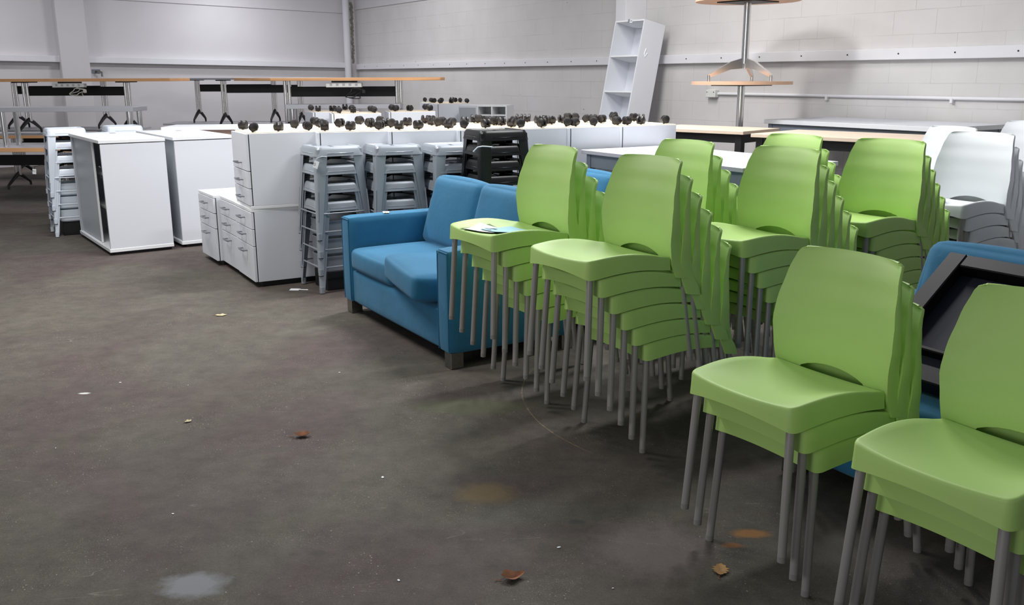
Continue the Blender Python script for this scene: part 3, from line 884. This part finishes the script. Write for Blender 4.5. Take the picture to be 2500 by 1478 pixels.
tambour((-3.455, 7.87), 215, 1.27, 0.53, 0.985, True, 'white tambour cabinet with its slatted silver door partly open')
tambour((-2.965, 8.25), 215, 1.27, 0.53, 0.985, False, 'white tambour cabinet standing just behind the open one')
# open-topped white cabinet behind
t = thing('storage_cabinet', 'long white cabinet with a brown recess under its top, behind the tambour cabinets', 'cabinet', (-2.68, 9.42, 0), R(4))
obj('carcass', B((0.1, 0.25, 0.45), (1.75, 0.5, 0.86), 0.002), 'lam', t)
obj('top_panel', B((0.1, 0.25, 1.0), (1.8, 0.54, 0.03), 0.002), 'lamedge', t)
obj('side_rail', B((-0.75, 0.25, 0.9325), (0.08, 0.5, 0.104), 0.002), 'lamedge', t)
obj('side_rail', B((0.96, 0.25, 0.9325), (0.03, 0.5, 0.104), 0.002), 'lamedge', t)
obj('recess_board', B((0.12, 0.04, 0.9325), (1.66, 0.02, 0.103), 0.002), 'brownboard', t)
obj('plinth', B((0.1, 0.26, 0.01), (1.7, 0.45, 0.02), 0.001), 'plinth', t)

# ------------------------------------------------------------------ blue sofas
def sofa(O, name_label, W=1.50, D=0.80, seatk=True, tagk=False):
    """O = front near corner on the floor; local x to the far arm, y to the back"""
    t = thing('sofa', name_label, 'sofa', O, R(121))
    # local frame: x along +t, y must point to the back = dirv(31) -> mirror of left-handed: y = -localY
    aw = 0.135
    Y = lambda y: -y
    def bb(x0, x1, y0, y1, z0, z1, puff=0.004, r=0.018, k=6):
        return cushion(bmesh.new(), ((x0 + x1) / 2, -(y0 + y1) / 2, (z0 + z1) / 2), (x1 - x0, y1 - y0, z1 - z0), puff, r, None, k)
    obj('base', bb(aw - 0.01, W - aw + 0.01, 0.012, D - 0.02, 0.085, 0.30), 'blue', t, sharp=60)
    for x0, x1 in ((0, aw), (W - aw, W)):
        a = obj('arm', bb(x0, x1, 0, D, 0.085, 0.635, 0.003, 0.02), 'blue', t, sharp=60)
        bm = bmesh.new()
        tube(bm, [(x0 + 0.012, 0.0005, 0.095), (x0 + 0.012, 0.0005, 0.62), (x1 - 0.012, 0.0005, 0.622), (x1 - 0.012, 0.0005, 0.095)], 0.003, 6)
        obj('piping', bm, 'blue', a)
    obj('back_frame', bb(aw - 0.01, W - aw + 0.01, D - 0.15, D, 0.085, 0.70, 0.003, 0.02), 'blue', t, sharp=60)
    cw = (W - 2 * aw) / 2
    if seatk:
        s1 = obj('seat_cushion', cushion(bmesh.new(), (W - aw - cw / 2, -0.30, 0.372), (cw - 0.004, 0.60, 0.14), 0.014, 0.035, None, 12), 'blue', t, sharp=60)
        rt = Matrix.Rotation(R(-7.5), 3, 'Z') @ Matrix.Rotation(R(3.0), 3, 'X') @ Matrix.Rotation(R(-2.5), 3, 'Y')
        s2 = obj('seat_cushion', cushion(bmesh.new(), (aw + cw / 2 + 0.030, -0.245, 0.398), (cw - 0.03, 0.60, 0.15), 0.016, 0.035, rt, 12), 'blue', t, sharp=60)
    else:
        for i in (0, 1): obj('seat_cushion', cushion(bmesh.new(), (aw + cw * (i + 0.5), -0.30, 0.372), (cw - 0.004, 0.60, 0.14), 0.014, 0.035, None, 12), 'blue', t, sharp=60)
    for i in (0, 1):
        rt = Matrix.Rotation(R(16 + i), 3, 'X')
        b_ = obj('back_cushion', cushion(bmesh.new(), (aw + cw * (i + 0.5), -0.625, 0.642), (cw - 0.002, 0.15, 0.44), 0.022, 0.04, rt, 12), 'blue', t, sharp=60)
    for x, y in ((0.05, 0.05), (W - 0.05, 0.05), (0.05, D - 0.05), (W - 0.05, D - 0.05)):
        obj('leg', B((x, -y, 0.0445), (0.075, 0.075, 0.089), 0.002), 'brushed', t)
    return t
SO = Vector((-0.324, 4.62, 0)); Sn = dirv(31); St = dirv(121)
sofa(SO, 'blue two-seat sofa with one seat cushion pushed askew')
sofa(SO + Sn * 0.98 + St * -0.02, 'blue sofa behind the chair stacks, only its back showing', seatk=False, D=0.76)
sofa(SO + Sn * 0.52 + St * -3.27, 'blue sofa at the right edge carrying a black framed panel', seatk=False)
# white tag on the sofa arm
t = thing('price_tag', 'small white paper tag lying on the left sofa arm', 'tag', SO + St * 1.42 + Sn * 0.28 + Vector((0, 0, 0.6405)), R(100))
obj('paper_slip', B((0, 0, 0.001), (0.075, 0.04, 0.001), 0), 'paper', t)
obj('string_loop', TB([(-0.03, 0, 0.002), (-0.05, 0.01, 0.003), (-0.065, 0.0, 0.003), (-0.05, -0.01, 0.003)], 0.0015, 6), 'papergreen', t)
bm = bmesh.new()
for x, y, a, b in ((-0.004, 0.004, 0.004, 0.01), (0.006, 0.004, 0.004, 0.01), (0.012, -0.004, 0.01, 0.003)): bx(bm, (x, y, 0.002), (a, b, 0.0006), 0)
obj('printed_number', bm, 'ink', t)

# black framed panel leaning on the right-hand sofa
t = thing('framed_panel', 'black framed dark panel leaning back on the right-hand sofa', 'panel', SO + Sn * 1.17 + St * -2.09 + Vector((0, 0, 0.475)), R(121))
# local: x' = +t (so panel goes to -x), y -> -n
W_, H_ = 1.02, 0.58
rot = Matrix.Rotation(R(-44), 4, 'X')
T0 = Matrix.Translation((-W_ / 2, 0, 0)) @ Matrix.Rotation(R(0), 4, 'Z')
def fb(cx, cz, sx, sz, y, sy, m, name, bev=0.004, parent=None):
    bm = bmesh.new(); bx(bm, (cx, y, cz), (sx, sy, sz), bev)
    return obj(name, bm, m, parent or pan)
pan = t
t.rotation_euler = (R(53), 0, R(121))
t.location = SO + Sn * 0.585 + St * -2.07 + Vector((0, 0, 0.485))
fb(-0.035, H_ / 2, 0.07, H_, 0, 0.07, 'frameblk', 'frame_side')
fb(-W_ + 0.035, H_ / 2, 0.07, H_, 0, 0.07, 'frameblk', 'frame_side')
fb(-W_ / 2, 0.035, W_ - 0.142, 0.068, 0, 0.068, 'frameblk', 'frame_rail')
fb(-W_ / 2, H_ - 0.03, W_ - 0.142, 0.058, 0, 0.068, 'frameblk', 'frame_rail')
fb(-W_ / 2, H_ / 2, W_ - 0.13, H_ - 0.12, -0.018, 0.01, 'screen', 'panel_face')
fb(-W_ / 2, 0.14, W_ - 0.142, 0.018, 0.0, 0.05, 'frameblk', 'cross_bar')
for x0, x1 in ((-0.10, -0.0), (-0.60, -0.20)):
    fb((x0 + x1) / 2, H_ + 0.001, x1 - x0, 0.002, 0.012, 0.028, 'paper', 'paper_label', 0)
fb(-0.15, H_ + 0.001, 0.09, 0.002, 0.012, 0.03, 'leafred', 'brown_label', 0)
# small beaded cable on the seat
o = obj('cable', TB([(0, 0, 0), (0.03, 0.01, 0.006), (0.06, 0.0, 0.004), (0.09, 0.012, 0.003), (0.10, -0.02, 0.002)], 0.002, 6), 'cable')
o.location = SO + Sn * 0.62 + St * -2.22 + Vector((0, 0, 0.462)); o.rotation_euler = (0, 0, R(150)); tag(o, 'thin pale cable on the seat of the right-hand sofa', 'cable')

# ------------------------------------------------------------------ tables
def top_slab(W, D, th, m_edge, m_top, t, z):
    bm = bmesh.new(); bx(bm, (W / 2, D / 2, z - th / 2), (W, D, th), 0.002, 0)
    bm.normal_update()
    for f in bm.faces:
        if abs(f.normal.z) > 0.9: f.material_index = 1
    return obj('tabletop', bm, [m_edge, m_top], t)

def frame_table(name, label, loc, rz, W, D, H, m_edge, m_top, m_frame, leg=0.05, beam=0.07, th=0.028, zb=0.0, diag=False):
    """rectangular table on four square legs; local x along the front, y to the back, origin front-left floor corner"""
    t = thing(name, label, 'table', loc, rz)
    top_slab(W, D, th, m_edge, m_top, t, H)
    i = 0.03
    bm = bmesh.new(); zc = H - th - beam / 2 - 0.002
    bx(bm, (W / 2, i + leg / 2, zc), (W - 2 * i - leg * 2, leg * 0.8, beam), 0.002)
    bx(bm, (W / 2, D - i - leg / 2, zc), (W - 2 * i - leg * 2, leg * 0.8, beam), 0.002)
    for x in (i + leg / 2, W - i - leg / 2): bx(bm, (x, D / 2, zc), (leg * 0.8, D - 2 * i - leg * 2, beam), 0.002)
    obj('frame', bm, m_frame, t)
    for x in (i + leg / 2, W - i - leg / 2):
        for y in (i + leg / 2, D - i - leg / 2):
            obj('leg', B((x, y, (H - th) / 2), (leg, leg, H - th), 0.002), m_frame, t)
    return t

frame_table('high_table', 'pale oak high table on black legs, left of the pair', (1.16, 8.35, 0), R(-43), 1.0, 0.62, 1.05, 'pale', 'pale', 'blacksteel', 0.06, 0.07)
frame_table('high_table', 'pale oak high table on black legs behind the green chairs', (1.88, 7.38, 0), R(-45), 1.4, 0.75, 1.05, 'pale', 'pale', 'blacksteel', 0.06, 0.07)
frame_table('desk', 'white desk with grey frame behind the front chair stacks', (0.53, 7.12, 0), R(-59.6), 1.72, 0.84, 0.95, 'greytop', 'lam', 'greybeam', 0.05, 0.10)
frame_table('desk', 'large white table with grey frame against the right wall', (2.50, 9.33, 0), R(-56.5), 1.93, 0.93, 1.07, 'lamedge', 'lam', 'greybeam', 0.05, 0.10, th=0.04)

def t_table(name, label, loc, rz, W, D, H, m_edge, m_top, foot_m='castor', th=0.03, zb=0.0, beam=True, leg_in=0.28, side=1):
    """table on two chrome end posts with arched black feet and a black modesty beam"""
    t = thing(name, label, 'table', loc, rz)
    top_slab(W, D, th, m_edge, m_top, t, H)
    obj('support_plate', B((leg_in + 0.0, D / 2, H - th - 0.008), (0.08, D * 0.7, 0.014), 0.002), 'blacksteel', t)
    obj('support_plate', B((W - leg_in, D / 2, H - th - 0.008), (0.08, D * 0.7, 0.014), 0.002), 'blacksteel', t)
    for x in (leg_in, W - leg_in):
        p = bmesh.new()
        for dx in (-0.026, 0.026): tube(p, [(x + dx, D / 2, H - th - 0.015), (x + dx, D / 2, 0.17)], 0.022, 12)
        lg = obj('leg', p, 'chrome', t)
        f = bmesh.new()
        for s in (-1, 1):
            tube(f, [(x, D / 2 + s * 0.0, 0.19), (x, D / 2 + s * 0.12, 0.145), (x, D / 2 + s * 0.26, 0.075), (x, D / 2 + s * 0.30, 0.05), (x, D / 2 + s * 0.305, 0.001)], [0.03, 0.026, 0.02, 0.017, 0.014], 8)
        obj('foot', f, 'blacksteel', lg)
    if beam: obj('modesty_beam', B((W / 2, D / 2, H - 0.17), (W - 2 * leg_in - 0.04, 0.02, 0.12), 0.002), 'blackbeam', t)
    return t

def coffee(name, label, loc, rz, W, D, H, leg_m='chrome'):
    t = thing(name, label, 'table', loc, rz)
    top_slab(W, D, 0.05, 'greytop', 'greytop', t, H)
    for x in (0.07, W - 0.07):
        for y in (0.07, D - 0.07): obj('leg', TB([(x, y, 0), (x, y, H - 0.05)], 0.03, 14), leg_m, t)
    return t
# left group: beech tables two high, a low grey table on the front one
TH = 0.742
t_table('beech_table', 'beech-edged table lowest and nearest at the left edge', Vector((-7.6, 10.42, 0)), R(-1), 3.3, 0.85, TH, 'orange', 'greytop', leg_in=0.9, th=0.045)
coffee('low_table', 'low grey table standing on the beech table at the left edge', Vector((-5.76, 10.50, TH + 0.0005)), 0, 1.56, 0.42, 0.435)
t_table('beech_table', 'long beech-edged table stacked high at the left edge', Vector((-7.43, 12.70, TH)), 0, 2.88, 0.8, TH, 'orange', 'greytop', leg_in=0.74, th=0.04)
t_table('beech_table', 'floor table carrying the long high one at the left', Vector((-7.43, 12.68, 0)), 0, 2.80, 0.82, TH - 0.001, 'orange', 'greytop', leg_in=0.5, th=0.04)
t_table('beech_table', 'rearmost high table at the left, its feet splayed', Vector((-8.1, 14.12, TH)), 0, 2.4, 0.8, TH, 'greytop', 'greytop', leg_in=0.52)
t_table('beech_table', 'rearmost floor table at the left', Vector((-8.1, 14.10, 0)), 0, 2.4, 0.82, TH - 0.001, 'greytop', 'greytop', leg_in=0.52)
# centre group
t_table('flip_top_table', 'grey-topped table stacked by the left wall, farther one', Vector((-5.85, 15.85, TH)), 0, 2.3, 0.75, TH, 'greytop', 'greytop', leg_in=0.5)
t_table('flip_top_table', 'grey-topped floor table under the farther stacked one', Vector((-5.85, 15.83, 0)), 0, 2.3, 0.78, TH - 0.001, 'greytop', 'greytop', leg_in=0.5)
t_table('flip_top_table', 'grey-topped table stacked by the left wall, nearer one', Vector((-4.95, 14.42, TH)), 0, 2.15, 0.75, TH, 'greytop', 'greytop', leg_in=0.48)
t_table('flip_top_table', 'grey-topped floor table under the nearer stacked one', Vector((-4.95, 14.40, 0)), 0, 2.15, 0.78, TH - 0.001, 'greytop', 'greytop', leg_in=0.48)
oC = Vector((-2.83, 11.20, 0))
def board_table(label, loc, H):
    t = thing('beech_table', label, 'table', loc, 0)
    poly = [(0, 0), (1.62, 0), (1.98, 0.22), (2.02, 0.45), (1.9, 0.8), (1.5, 1.05), (-0.55, 1.15), (-0.72, 1.0)]
    bm = bmesh.new(); prism(bm, poly, 0.035, Matrix.Translation((0, 0, H - 0.035)), 0.002)
    bm.normal_update()
    for f in bm.faces:
        if abs(f.normal.z) > 0.9: f.material_index = 1
    obj('tabletop', bm, ['orange', 'greytop'], t)
    for x in (0.10, 1.46):
        p = bmesh.new()
        for dx in (-0.026, 0.026): tube(p, [(x + dx, 0.4, H - 0.036), (x + dx, 0.4, 0.17)], 0.022, 12)
        lg = obj('leg', p, 'chrome', t)
        f = bmesh.new()
        for q in (-1, 1): tube(f, [(x, 0.4, 0.19), (x, 0.4 + q * 0.12, 0.145), (x, 0.4 + q * 0.26, 0.075), (x, 0.4 + q * 0.30, 0.05), (x, 0.4 + q * 0.305, 0.001)], [0.03, 0.026, 0.02, 0.017, 0.014], 8)
        obj('foot', f, 'blacksteel', lg)
    obj('modesty_beam', B((0.78, 0.4, H - 0.165), (1.30, 0.02, 0.12), 0.002), 'blackbeam', t)
board_table('wide angled beech table stacked high in front of the corner', oC + Vector((0, 0, TH)), TH)
board_table('angled beech floor table under the wide high one by the corner', oC, TH - 0.001)
coffee('low_table', 'low grey table between the stacked tables near the corner', oC + Vector((0.16, -0.02, TH)), 0, 1.36, 0.30, 0.435)

# power boards under the high tables
def power_board(loc, rz, label, m_cable, drop):
    t = thing('power_board', label, 'power board', loc, rz)
    obj('tray', B((0, 0, -0.05), (0.42, 0.1, 0.05), 0.004), 'socket', t)
    bm = bmesh.new()
    for i in range(5): bx(bm, (-0.15 + 0.075 * i, -0.0505, -0.045), (0.03, 0.004, 0.028), 0.001)
    obj('outlet', bm, 'greytop', t)
    obj('bracket', B((0.0, 0.02, -0.011), (0.3, 0.06, 0.02), 0.002), 'blacksteel', t)
    bm = bmesh.new(); pts = []
    for i in range(40):
        a = i / 39 * 2 * PI * 2.3
        pts.append((0.13 + 0.085 * math.sin(a) + 0.03 * math.sin(2.7 * a), -0.07 - 0.02 * math.cos(a * 1.3), -0.08 - drop * 0.5 * (1 - math.cos(a * 0.9)) - 0.02 * math.sin(a)))
    tube(bm, pts, 0.005, 8)
    c_ = obj('power_cord', bm, m_cable, t)
    obj('plug', B((pts[-1][0], pts[-1][1], pts[-1][2] - 0.02), (0.04, 0.03, 0.045), 0.006), m_cable, c_)
    return t
power_board(Vector((-5.93, 12.78, TH * 2 - 0.041)), 0, 'white power board with a looped cord under the left high table', 'cable', 0.11)
power_board(Vector((-1.98, 11.30, TH * 2 - 0.036)), 0, 'white power board under the wide beech table near the corner', 'blackbeam', 0.13)
# cord coil hanging at the left edge
bm = bmesh.new(); pts = []
for i in range(60):
    a = i / 59 * 2 * PI * 3
    pts.append((0.07 * math.cos(a), 0.012 * i / 59, 0.085 * math.sin(a)))
pts.append((-0.02, 0.0, 0.14)); pts.append((-0.05, 0.0, 0.30))
tube(bm, pts, 0.009, 8)
o = obj('cord_coil', bm, 'cable'); o.location = (-5.68, 10.9, 0.34); tag(o, 'coiled pale cord hanging under the table at the left edge', 'cord')
o.location = (-5.62, 10.02, 0.345)

# round tables, one standing on the other
def round_table(label, loc, rz, H, Rr, spread, tilt=0):
    t = thing('round_table', label, 'table', loc, rz)
    bm = bmesh.new()
    prism(bm, [(Rr * math.cos(2 * PI * i / 56), Rr * math.sin(2 * PI * i / 56)) for i in range(56)], 0.03, Matrix.Translation((0, 0, H - 0.03)), 0.003)
    obj('tabletop', bm, 'beechround', t)
    obj('mounting_plate', B((0, 0, H - 0.036), (0.42, 0.42, 0.012), 0.002, Matrix.Rotation(0.3, 3, 'Z')), 'blacksteel', t)
    bm = bmesh.new(); tube(bm, [(0, 0, H - 0.042), (0, 0, 0.17)], 0.036, 20); obj('pole', bm, 'chrome', t)
    for a in (-140, -20, 100):
        d = dirv(a); bm = bmesh.new()
        rows = []
        for r_, z, wd, hh in ((0.02, 0.225, 0.03, 0.10), (0.14, 0.19, 0.03, 0.075), (spread * 0.75, 0.115, 0.027, 0.05), (spread - 0.02, 0.075, 0.024, 0.035), (spread, 0.068, 0.02, 0.03)):
            s = Vector((-d.y, d.x, 0)) * (wd / 2 + 0.004); p = d * r_
            rows.append([bm.verts.new(p + s + Vector((0, 0, z))), bm.verts.new(p - s + Vector((0, 0, z))), bm.verts.new(p - s * 0.7 + Vector((0, 0, z - hh))), bm.verts.new(p + s * 0.7 + Vector((0, 0, z - hh)))])
        for x, y in zip(rows, rows[1:]):
            for k in range(4): bm.faces.new((x[k], x[(k + 1) % 4], y[(k + 1) % 4], y[k]))
        bm.faces.new(rows[0]); bm.faces.new(rows[-1])
        bmesh.ops.recalc_face_normals(bm, faces=bm.faces)
        tube(bm, [d * (spread - 0.01) + Vector((0, 0, 0.06)), d * (spread - 0.01)], 0.016, 12)
        obj('foot', bm, 'chrome', t)
    return t
RTC = Vector((2.28, 9.42, 0))
round_table('tall round beech table on a chrome pole by the right wall', RTC, R(200), 1.435, 0.49, 0.36)
round_table('round beech table standing on top of the tall round one', RTC + Vector((0.02, 0, 1.435)), R(203), 0.785, 0.50, 0.36)

# ------------------------------------------------------------------ leaning bookcase
def bookcase():
    t = thing('bookcase', 'tall open white bookcase leaning back against the right wall rail', 'bookcase')
    W, D, H = 0.555, 0.34, 2.2
    obj('side_panel', B((-W / 2 + 0.009, D / 2, H / 2), (0.018, D, H), 0.001), 'lam', t)
    obj('side_panel', B((W / 2 - 0.009, D / 2, H / 2), (0.018, D, H), 0.001), 'lam', t)
    obj('back_panel', B((0, D - 0.006, H / 2), (W - 0.037, 0.01, H - 0.04), 0.0), 'lam', t)
    obj('top_panel', B((0, D / 2, H - 0.009), (W - 0.037, D - 0.001, 0.018), 0.001), 'lamedge', t)
    obj('bottom_panel', B((0, D / 2, 0.03), (W - 0.037, D - 0.001, 0.06), 0.001), 'lamedge', t)
    for i in range(1, 5): obj('shelf', B((0, D / 2, H - i * 0.435), (W - 0.037, D - 0.014, 0.018), 0.001), 'lamedge', t)
    lb = obj('paper_label', B((0.03, -0.001, H - 0.014), (0.05, 0.001, 0.045), 0), 'paper', t)
    bm = bmesh.new()
    for x, z, a, b in ((0.02, H - 0.006, 0.012, 0.003), (0.026, H - 0.012, 0.003, 0.01), (0.02, H - 0.018, 0.012, 0.003), (0.036, H - 0.006, 0.012, 0.003), (0.042, H - 0.012, 0.003, 0.018), (0.036, H - 0.02, 0.012, 0.003)):
        bx(bm, (x, -0.002, z), (a, 0.0006, b), 0)
    obj('printed_number', bm, 'ink', lb)
    obj('grey_label', B((-0.015, -0.001, H - 0.012), (0.03, 0.001, 0.045), 0), 'greybeam', t)
    bm = bmesh.new(); tube(bm, [(W / 2 + 0.003, 0.1, H - 0.33), (W / 2 + 0.003, 0.085, H - 0.4), (W / 2 + 0.003, 0.1, H - 0.43), (W / 2 + 0.003, 0.13, H - 0.38)], 0.006, 8)
    obj('hook', bm, 'paper', t)
    lean = R(11.5)
    right_front = (CORN - WBt * (13.5 - 3.94)) + WBn * 0.95
    t.rotation_euler = (-lean, 0, face_rot(213.3))
    t.location = right_front + WBt * (W / 2)
    return t
bookcase()

# pigeonhole unit near the wall
t = thing('pigeonhole_unit', 'white pigeonhole unit with four small openings beside the far pedestals', 'shelf unit', (-0.62, 13.2, 0), R(-14))
W_, D_, H_ = 0.52, 0.4, 1.10
obj('carcass', B((W_ / 2 - 0.245, D_ / 2, H_ / 2), (0.30 * 0.9, D_, H_), 0.002), 'lam', t)
bm = bmesh.new()
for x in (0.155, 0.36, 0.565): bx(bm, (x, D_ / 2, H_ - 0.2), (0.02, D_, 0.4), 0.001)
for z in (H_ - 0.01, H_ - 0.135, H_ - 0.26, H_ - 0.39): bx(bm, (0.36, D_ / 2 + 0.0005, z), (0.389, D_ - 0.001, 0.018), 0.001)
bx(bm, (0.36, D_ - 0.008, H_ - 0.2), (0.40, 0.01, 0.39), 0)
obj('pigeonholes', bm, 'lamedge', t)
obj('grey_panel', B((0.01, -0.003, H_ - 0.3), (0.24, 0.006, 0.54), 0.001), 'tambour', t)
obj('lower_case', B((0.36, D_ / 2, (H_ - 0.4) / 2), (0.43, D_, H_ - 0.401), 0.002), 'lam', t)

# ------------------------------------------------------------------ tags, papers and floor litter
def hang_tag(loc, rz, label, m_str='paper', tilt=0.2):
    t = thing('hang_tag', label, 'tag', loc, rz)
    rot = Matrix.Rotation(tilt, 3, 'Y')
    p = obj('card', B((0, 0, -0.045), (0.034, 0.0012, 0.05), 0, rot), 'paper', t)
    bm = bmesh.new()
    for x, z, a, b in ((-0.007, -0.035, 0.009, 0.002), (-0.003, -0.040, 0.002, 0.009), (-0.007, -0.045, 0.009, 0.002), (0.006, -0.035, 0.009, 0.002), (0.010, -0.042, 0.002, 0.014), (0.006, -0.050, 0.009, 0.002)):
        bx(bm, rot @ Vector((x, -0.001, z)), (a, 0.0006, b), 0)
    obj('printed_number', bm, 'ink', p)
    obj('string', TB([(0, 0, -0.02), (0.01, -0.003, 0.0), (0.05, 0.0, 0.012), (0.07, 0.03, 0.006)], 0.002, 6), m_str, t)
    return t
hang_tag(st1 + dirv(257) * 0.262 + Vector((0, 0, 0.955)), R(-8), 'white numbered tag tied to the leg of the front grey stools', tilt=0.35)
hang_tag((-4.62, 9.02, 0.66), R(5), 'white numbered tag hanging left of the white stools', 'gap', 0.1)
o = obj('paper_tie', TB([(-0.06, 0, -0.03), (-0.03, -0.01, 0.0), (0, -0.012, 0.006), (0.03, -0.005, 0.004), (0.065, 0.005, 0.0)], 0.0045, 6), 'paper')
o.location = (-0.19, 6.12, 1.047); tag(o, 'white paper tie round the leg of the black stools', 'paper tie')

# leaflets on the top chair by the sofa
kz = 5
F = dirv(211.3); L_ = Vector((-F.y, F.x, 0))
base = Vector((0.048, 4.285, 0)) + F * (STEP_F * kz) + Vector((0, 0, STEP_Z * kz))
def on_seat(a, b): return base + F * a + L_ * b + Vector((0, 0, seat_top(a, b)))
def leaflet(a, b, rz, sx, sy, m, label, dz=0.002, lines=True):
    t = thing('leaflet', label, 'leaflet', on_seat(a, b) + Vector((0, 0, dz)), R(211.3 + rz))
    bm = bmesh.new(); n = 8; g = []
    rr = Matrix.Rotation(R(rz), 2)
    for i in range(n + 1):
        rowv = []
        for j in range(n + 1):
            lx, ly = (i / n - 0.5) * sx, (j / n - 0.5) * sy
            q = rr @ Vector((lx, ly))
            z = seat_top(a + q.x, b + q.y) - seat_top(a, b)
            rowv.append(bm.verts.new((lx, ly, z + 0.004 * abs(math.sin(i)) * 0.3)))
        g.append(rowv)
    for i in range(n):
        for j in range(n): bm.faces.new((g[i][j], g[i + 1][j], g[i + 1][j + 1], g[i][j + 1]))
    p = obj('sheet', bm, m, t)
    if lines:
        bm = bmesh.new()
        for i, (lx, ly, w_, h_) in enumerate(((-0.04, 0.0, 0.012, sy * 0.6), (-0.01, -0.01, 0.006, sy * 0.5), (0.02, 0.01, 0.02, sy * 0.35))):
            q = rr @ Vector((lx, ly)); z = seat_top(a + q.x, b + q.y) - seat_top(a, b)
            bx(bm, (lx, ly, z + 0.0035), (w_, h_, 0.0006), 0)
        obj('print', bm, 'greybeam', p)
    return t
leaflet(-0.12, -0.045, 18, 0.21, 0.145, 'papergreen', 'olive printed sheet lowest of the leaflets on the chair by the sofa', 0.003, False)
leaflet(-0.115, -0.04, 38, 0.20, 0.14, 'paper', 'white leaflet on the seat of the chair by the sofa', 0.0065)
leaflet(-0.20, 0.0, 10, 0.20, 0.14, 'paperblue', 'pale blue and white leaflet nearest the backrest', 0.010, False)
# slip on the white chair
Fw = dirv(213.7); Lw = Vector((-Fw.y, Fw.x, 0))
bw = Vector((2.504, 5.189, 0)) + Fw * (STEP_F * 5) + Vector((0, 0, STEP_Z * 5))
o = obj('leaflet', B((0, 0, 0), (0.16, 0.11, 0.0012), 0, Matrix.Rotation(0.05, 3, 'X')), 'paperblue'); o.location = bw + Fw * -0.2 + Lw * -0.09 + Vector((0, 0, seat_top(-0.2, -0.09) + 0.009)); o.rotation_euler = (0, 0, R(240))
tag(o, 'pale blue leaflet on the seat of the top white chair', 'leaflet')

def leaf(loc, rz, s, m, label, curl=0.3, lobes=5):
    t = thing('leaf', label, 'leaf', loc, rz)
    bm = bmesh.new(); n = 14; L, Rr = [], []
    mid = []
    for i in range(n + 1):
        u = i / n; x = (u - 0.5) * s
        wd = 0.33 * s * math.sin(PI * min(1, u * 0.97 + 0.02)) ** 0.8 * (1 + 0.28 * math.sin(u * lobes * 2 * PI))
        zc = curl * s * (u - 0.5) ** 2
        mid.append(bm.verts.new((x, 0, 0.002 + zc)))
        L.append(bm.verts.new((x, wd, 0.002 + zc + curl * wd * 0.7))); Rr.append(bm.verts.new((x, -wd, 0.002 + zc + curl * wd * 0.5)))
    for i in range(n):
        bm.faces.new((mid[i], mid[i + 1], L[i + 1], L[i])); bm.faces.new((Rr[i], Rr[i + 1], mid[i + 1], mid[i]))
    b_ = obj('blade', bm, m, t)
    obj('stem', TB([(-s * 0.5, 0, 0.004), (-s * 0.66, 0.004, 0.003), (-s * 0.8, 0.0, 0.003)], 0.0012, 5), 'leafred', t)
leaf((0.645, 2.60, 0), R(75), 0.07, 'leaf', 'brown lobed leaf on the floor below the short front stack')
leaf((0.0, 2.56, 0), R(20), 0.075, 'leafred', 'curled rust-brown leaf on the floor near the bottom edge', 0.8, 1)
leaf((-0.90, 3.72, 0), R(10), 0.07, 'leafred', 'crumpled reddish leaf on the open floor', 0.9, 4)
leaf((-1.88, 5.8, 0), R(15), 0.07, 'leafpale', 'pale dry leaf on the floor left of the sofa', 0.2, 2)
leaf((-1.45, 3.9, 0), R(60), 0.035, 'leafpale', 'tiny pale leaf scrap in the middle of the floor', 0.5, 2)
t = thing('paper_scrap', 'white torn paper tag on the floor beside the grey stools', 'paper scrap', (-1.57, 6.53, 0), R(-5))
obj('scrap', B((0, 0, 0.003), (0.07, 0.045, 0.0015), 0, Matrix.Rotation(0.06, 3, 'X')), 'paper', t)
obj('string', TB([(0.03, 0, 0.004), (0.07, -0.008, 0.004), (0.10, -0.006, 0.004)], 0.004, 6), 'paper', t)
# paint flakes
fl = bmesh.new(); bmesh.ops.create_icosphere(fl, subdivisions=1, radius=0.006)
for v in fl.verts: v.co.z *= 0.2
f0 = obj('paint_flake', fl, 'paper')
pts = [(-1.98, 4.45), (-1.62, 4.4), (-1.2, 3.0), (-2.3, 3.2), (-0.35, 2.55), (0.3, 2.5), (-1.9, 3.6), (-0.9, 4.6), (-2.6, 4.1), (-1.9, 2.55), (0.15, 2.75), (-0.5, 3.3)]
for i, (x, y) in enumerate(pts):
    o = f0 if i == 0 else f0.copy()
    if i: C.objects.link(o)
    o.location = (x, y, 0.0018); o.rotation_euler = (0, 0, i * 1.3); s = random.uniform(0.4, 1.2); o.scale = (s * 1.6, s, 1)
    tag(o, 'small white paint flake lying on the bare concrete floor', 'flake', 'paint flakes on the floor')
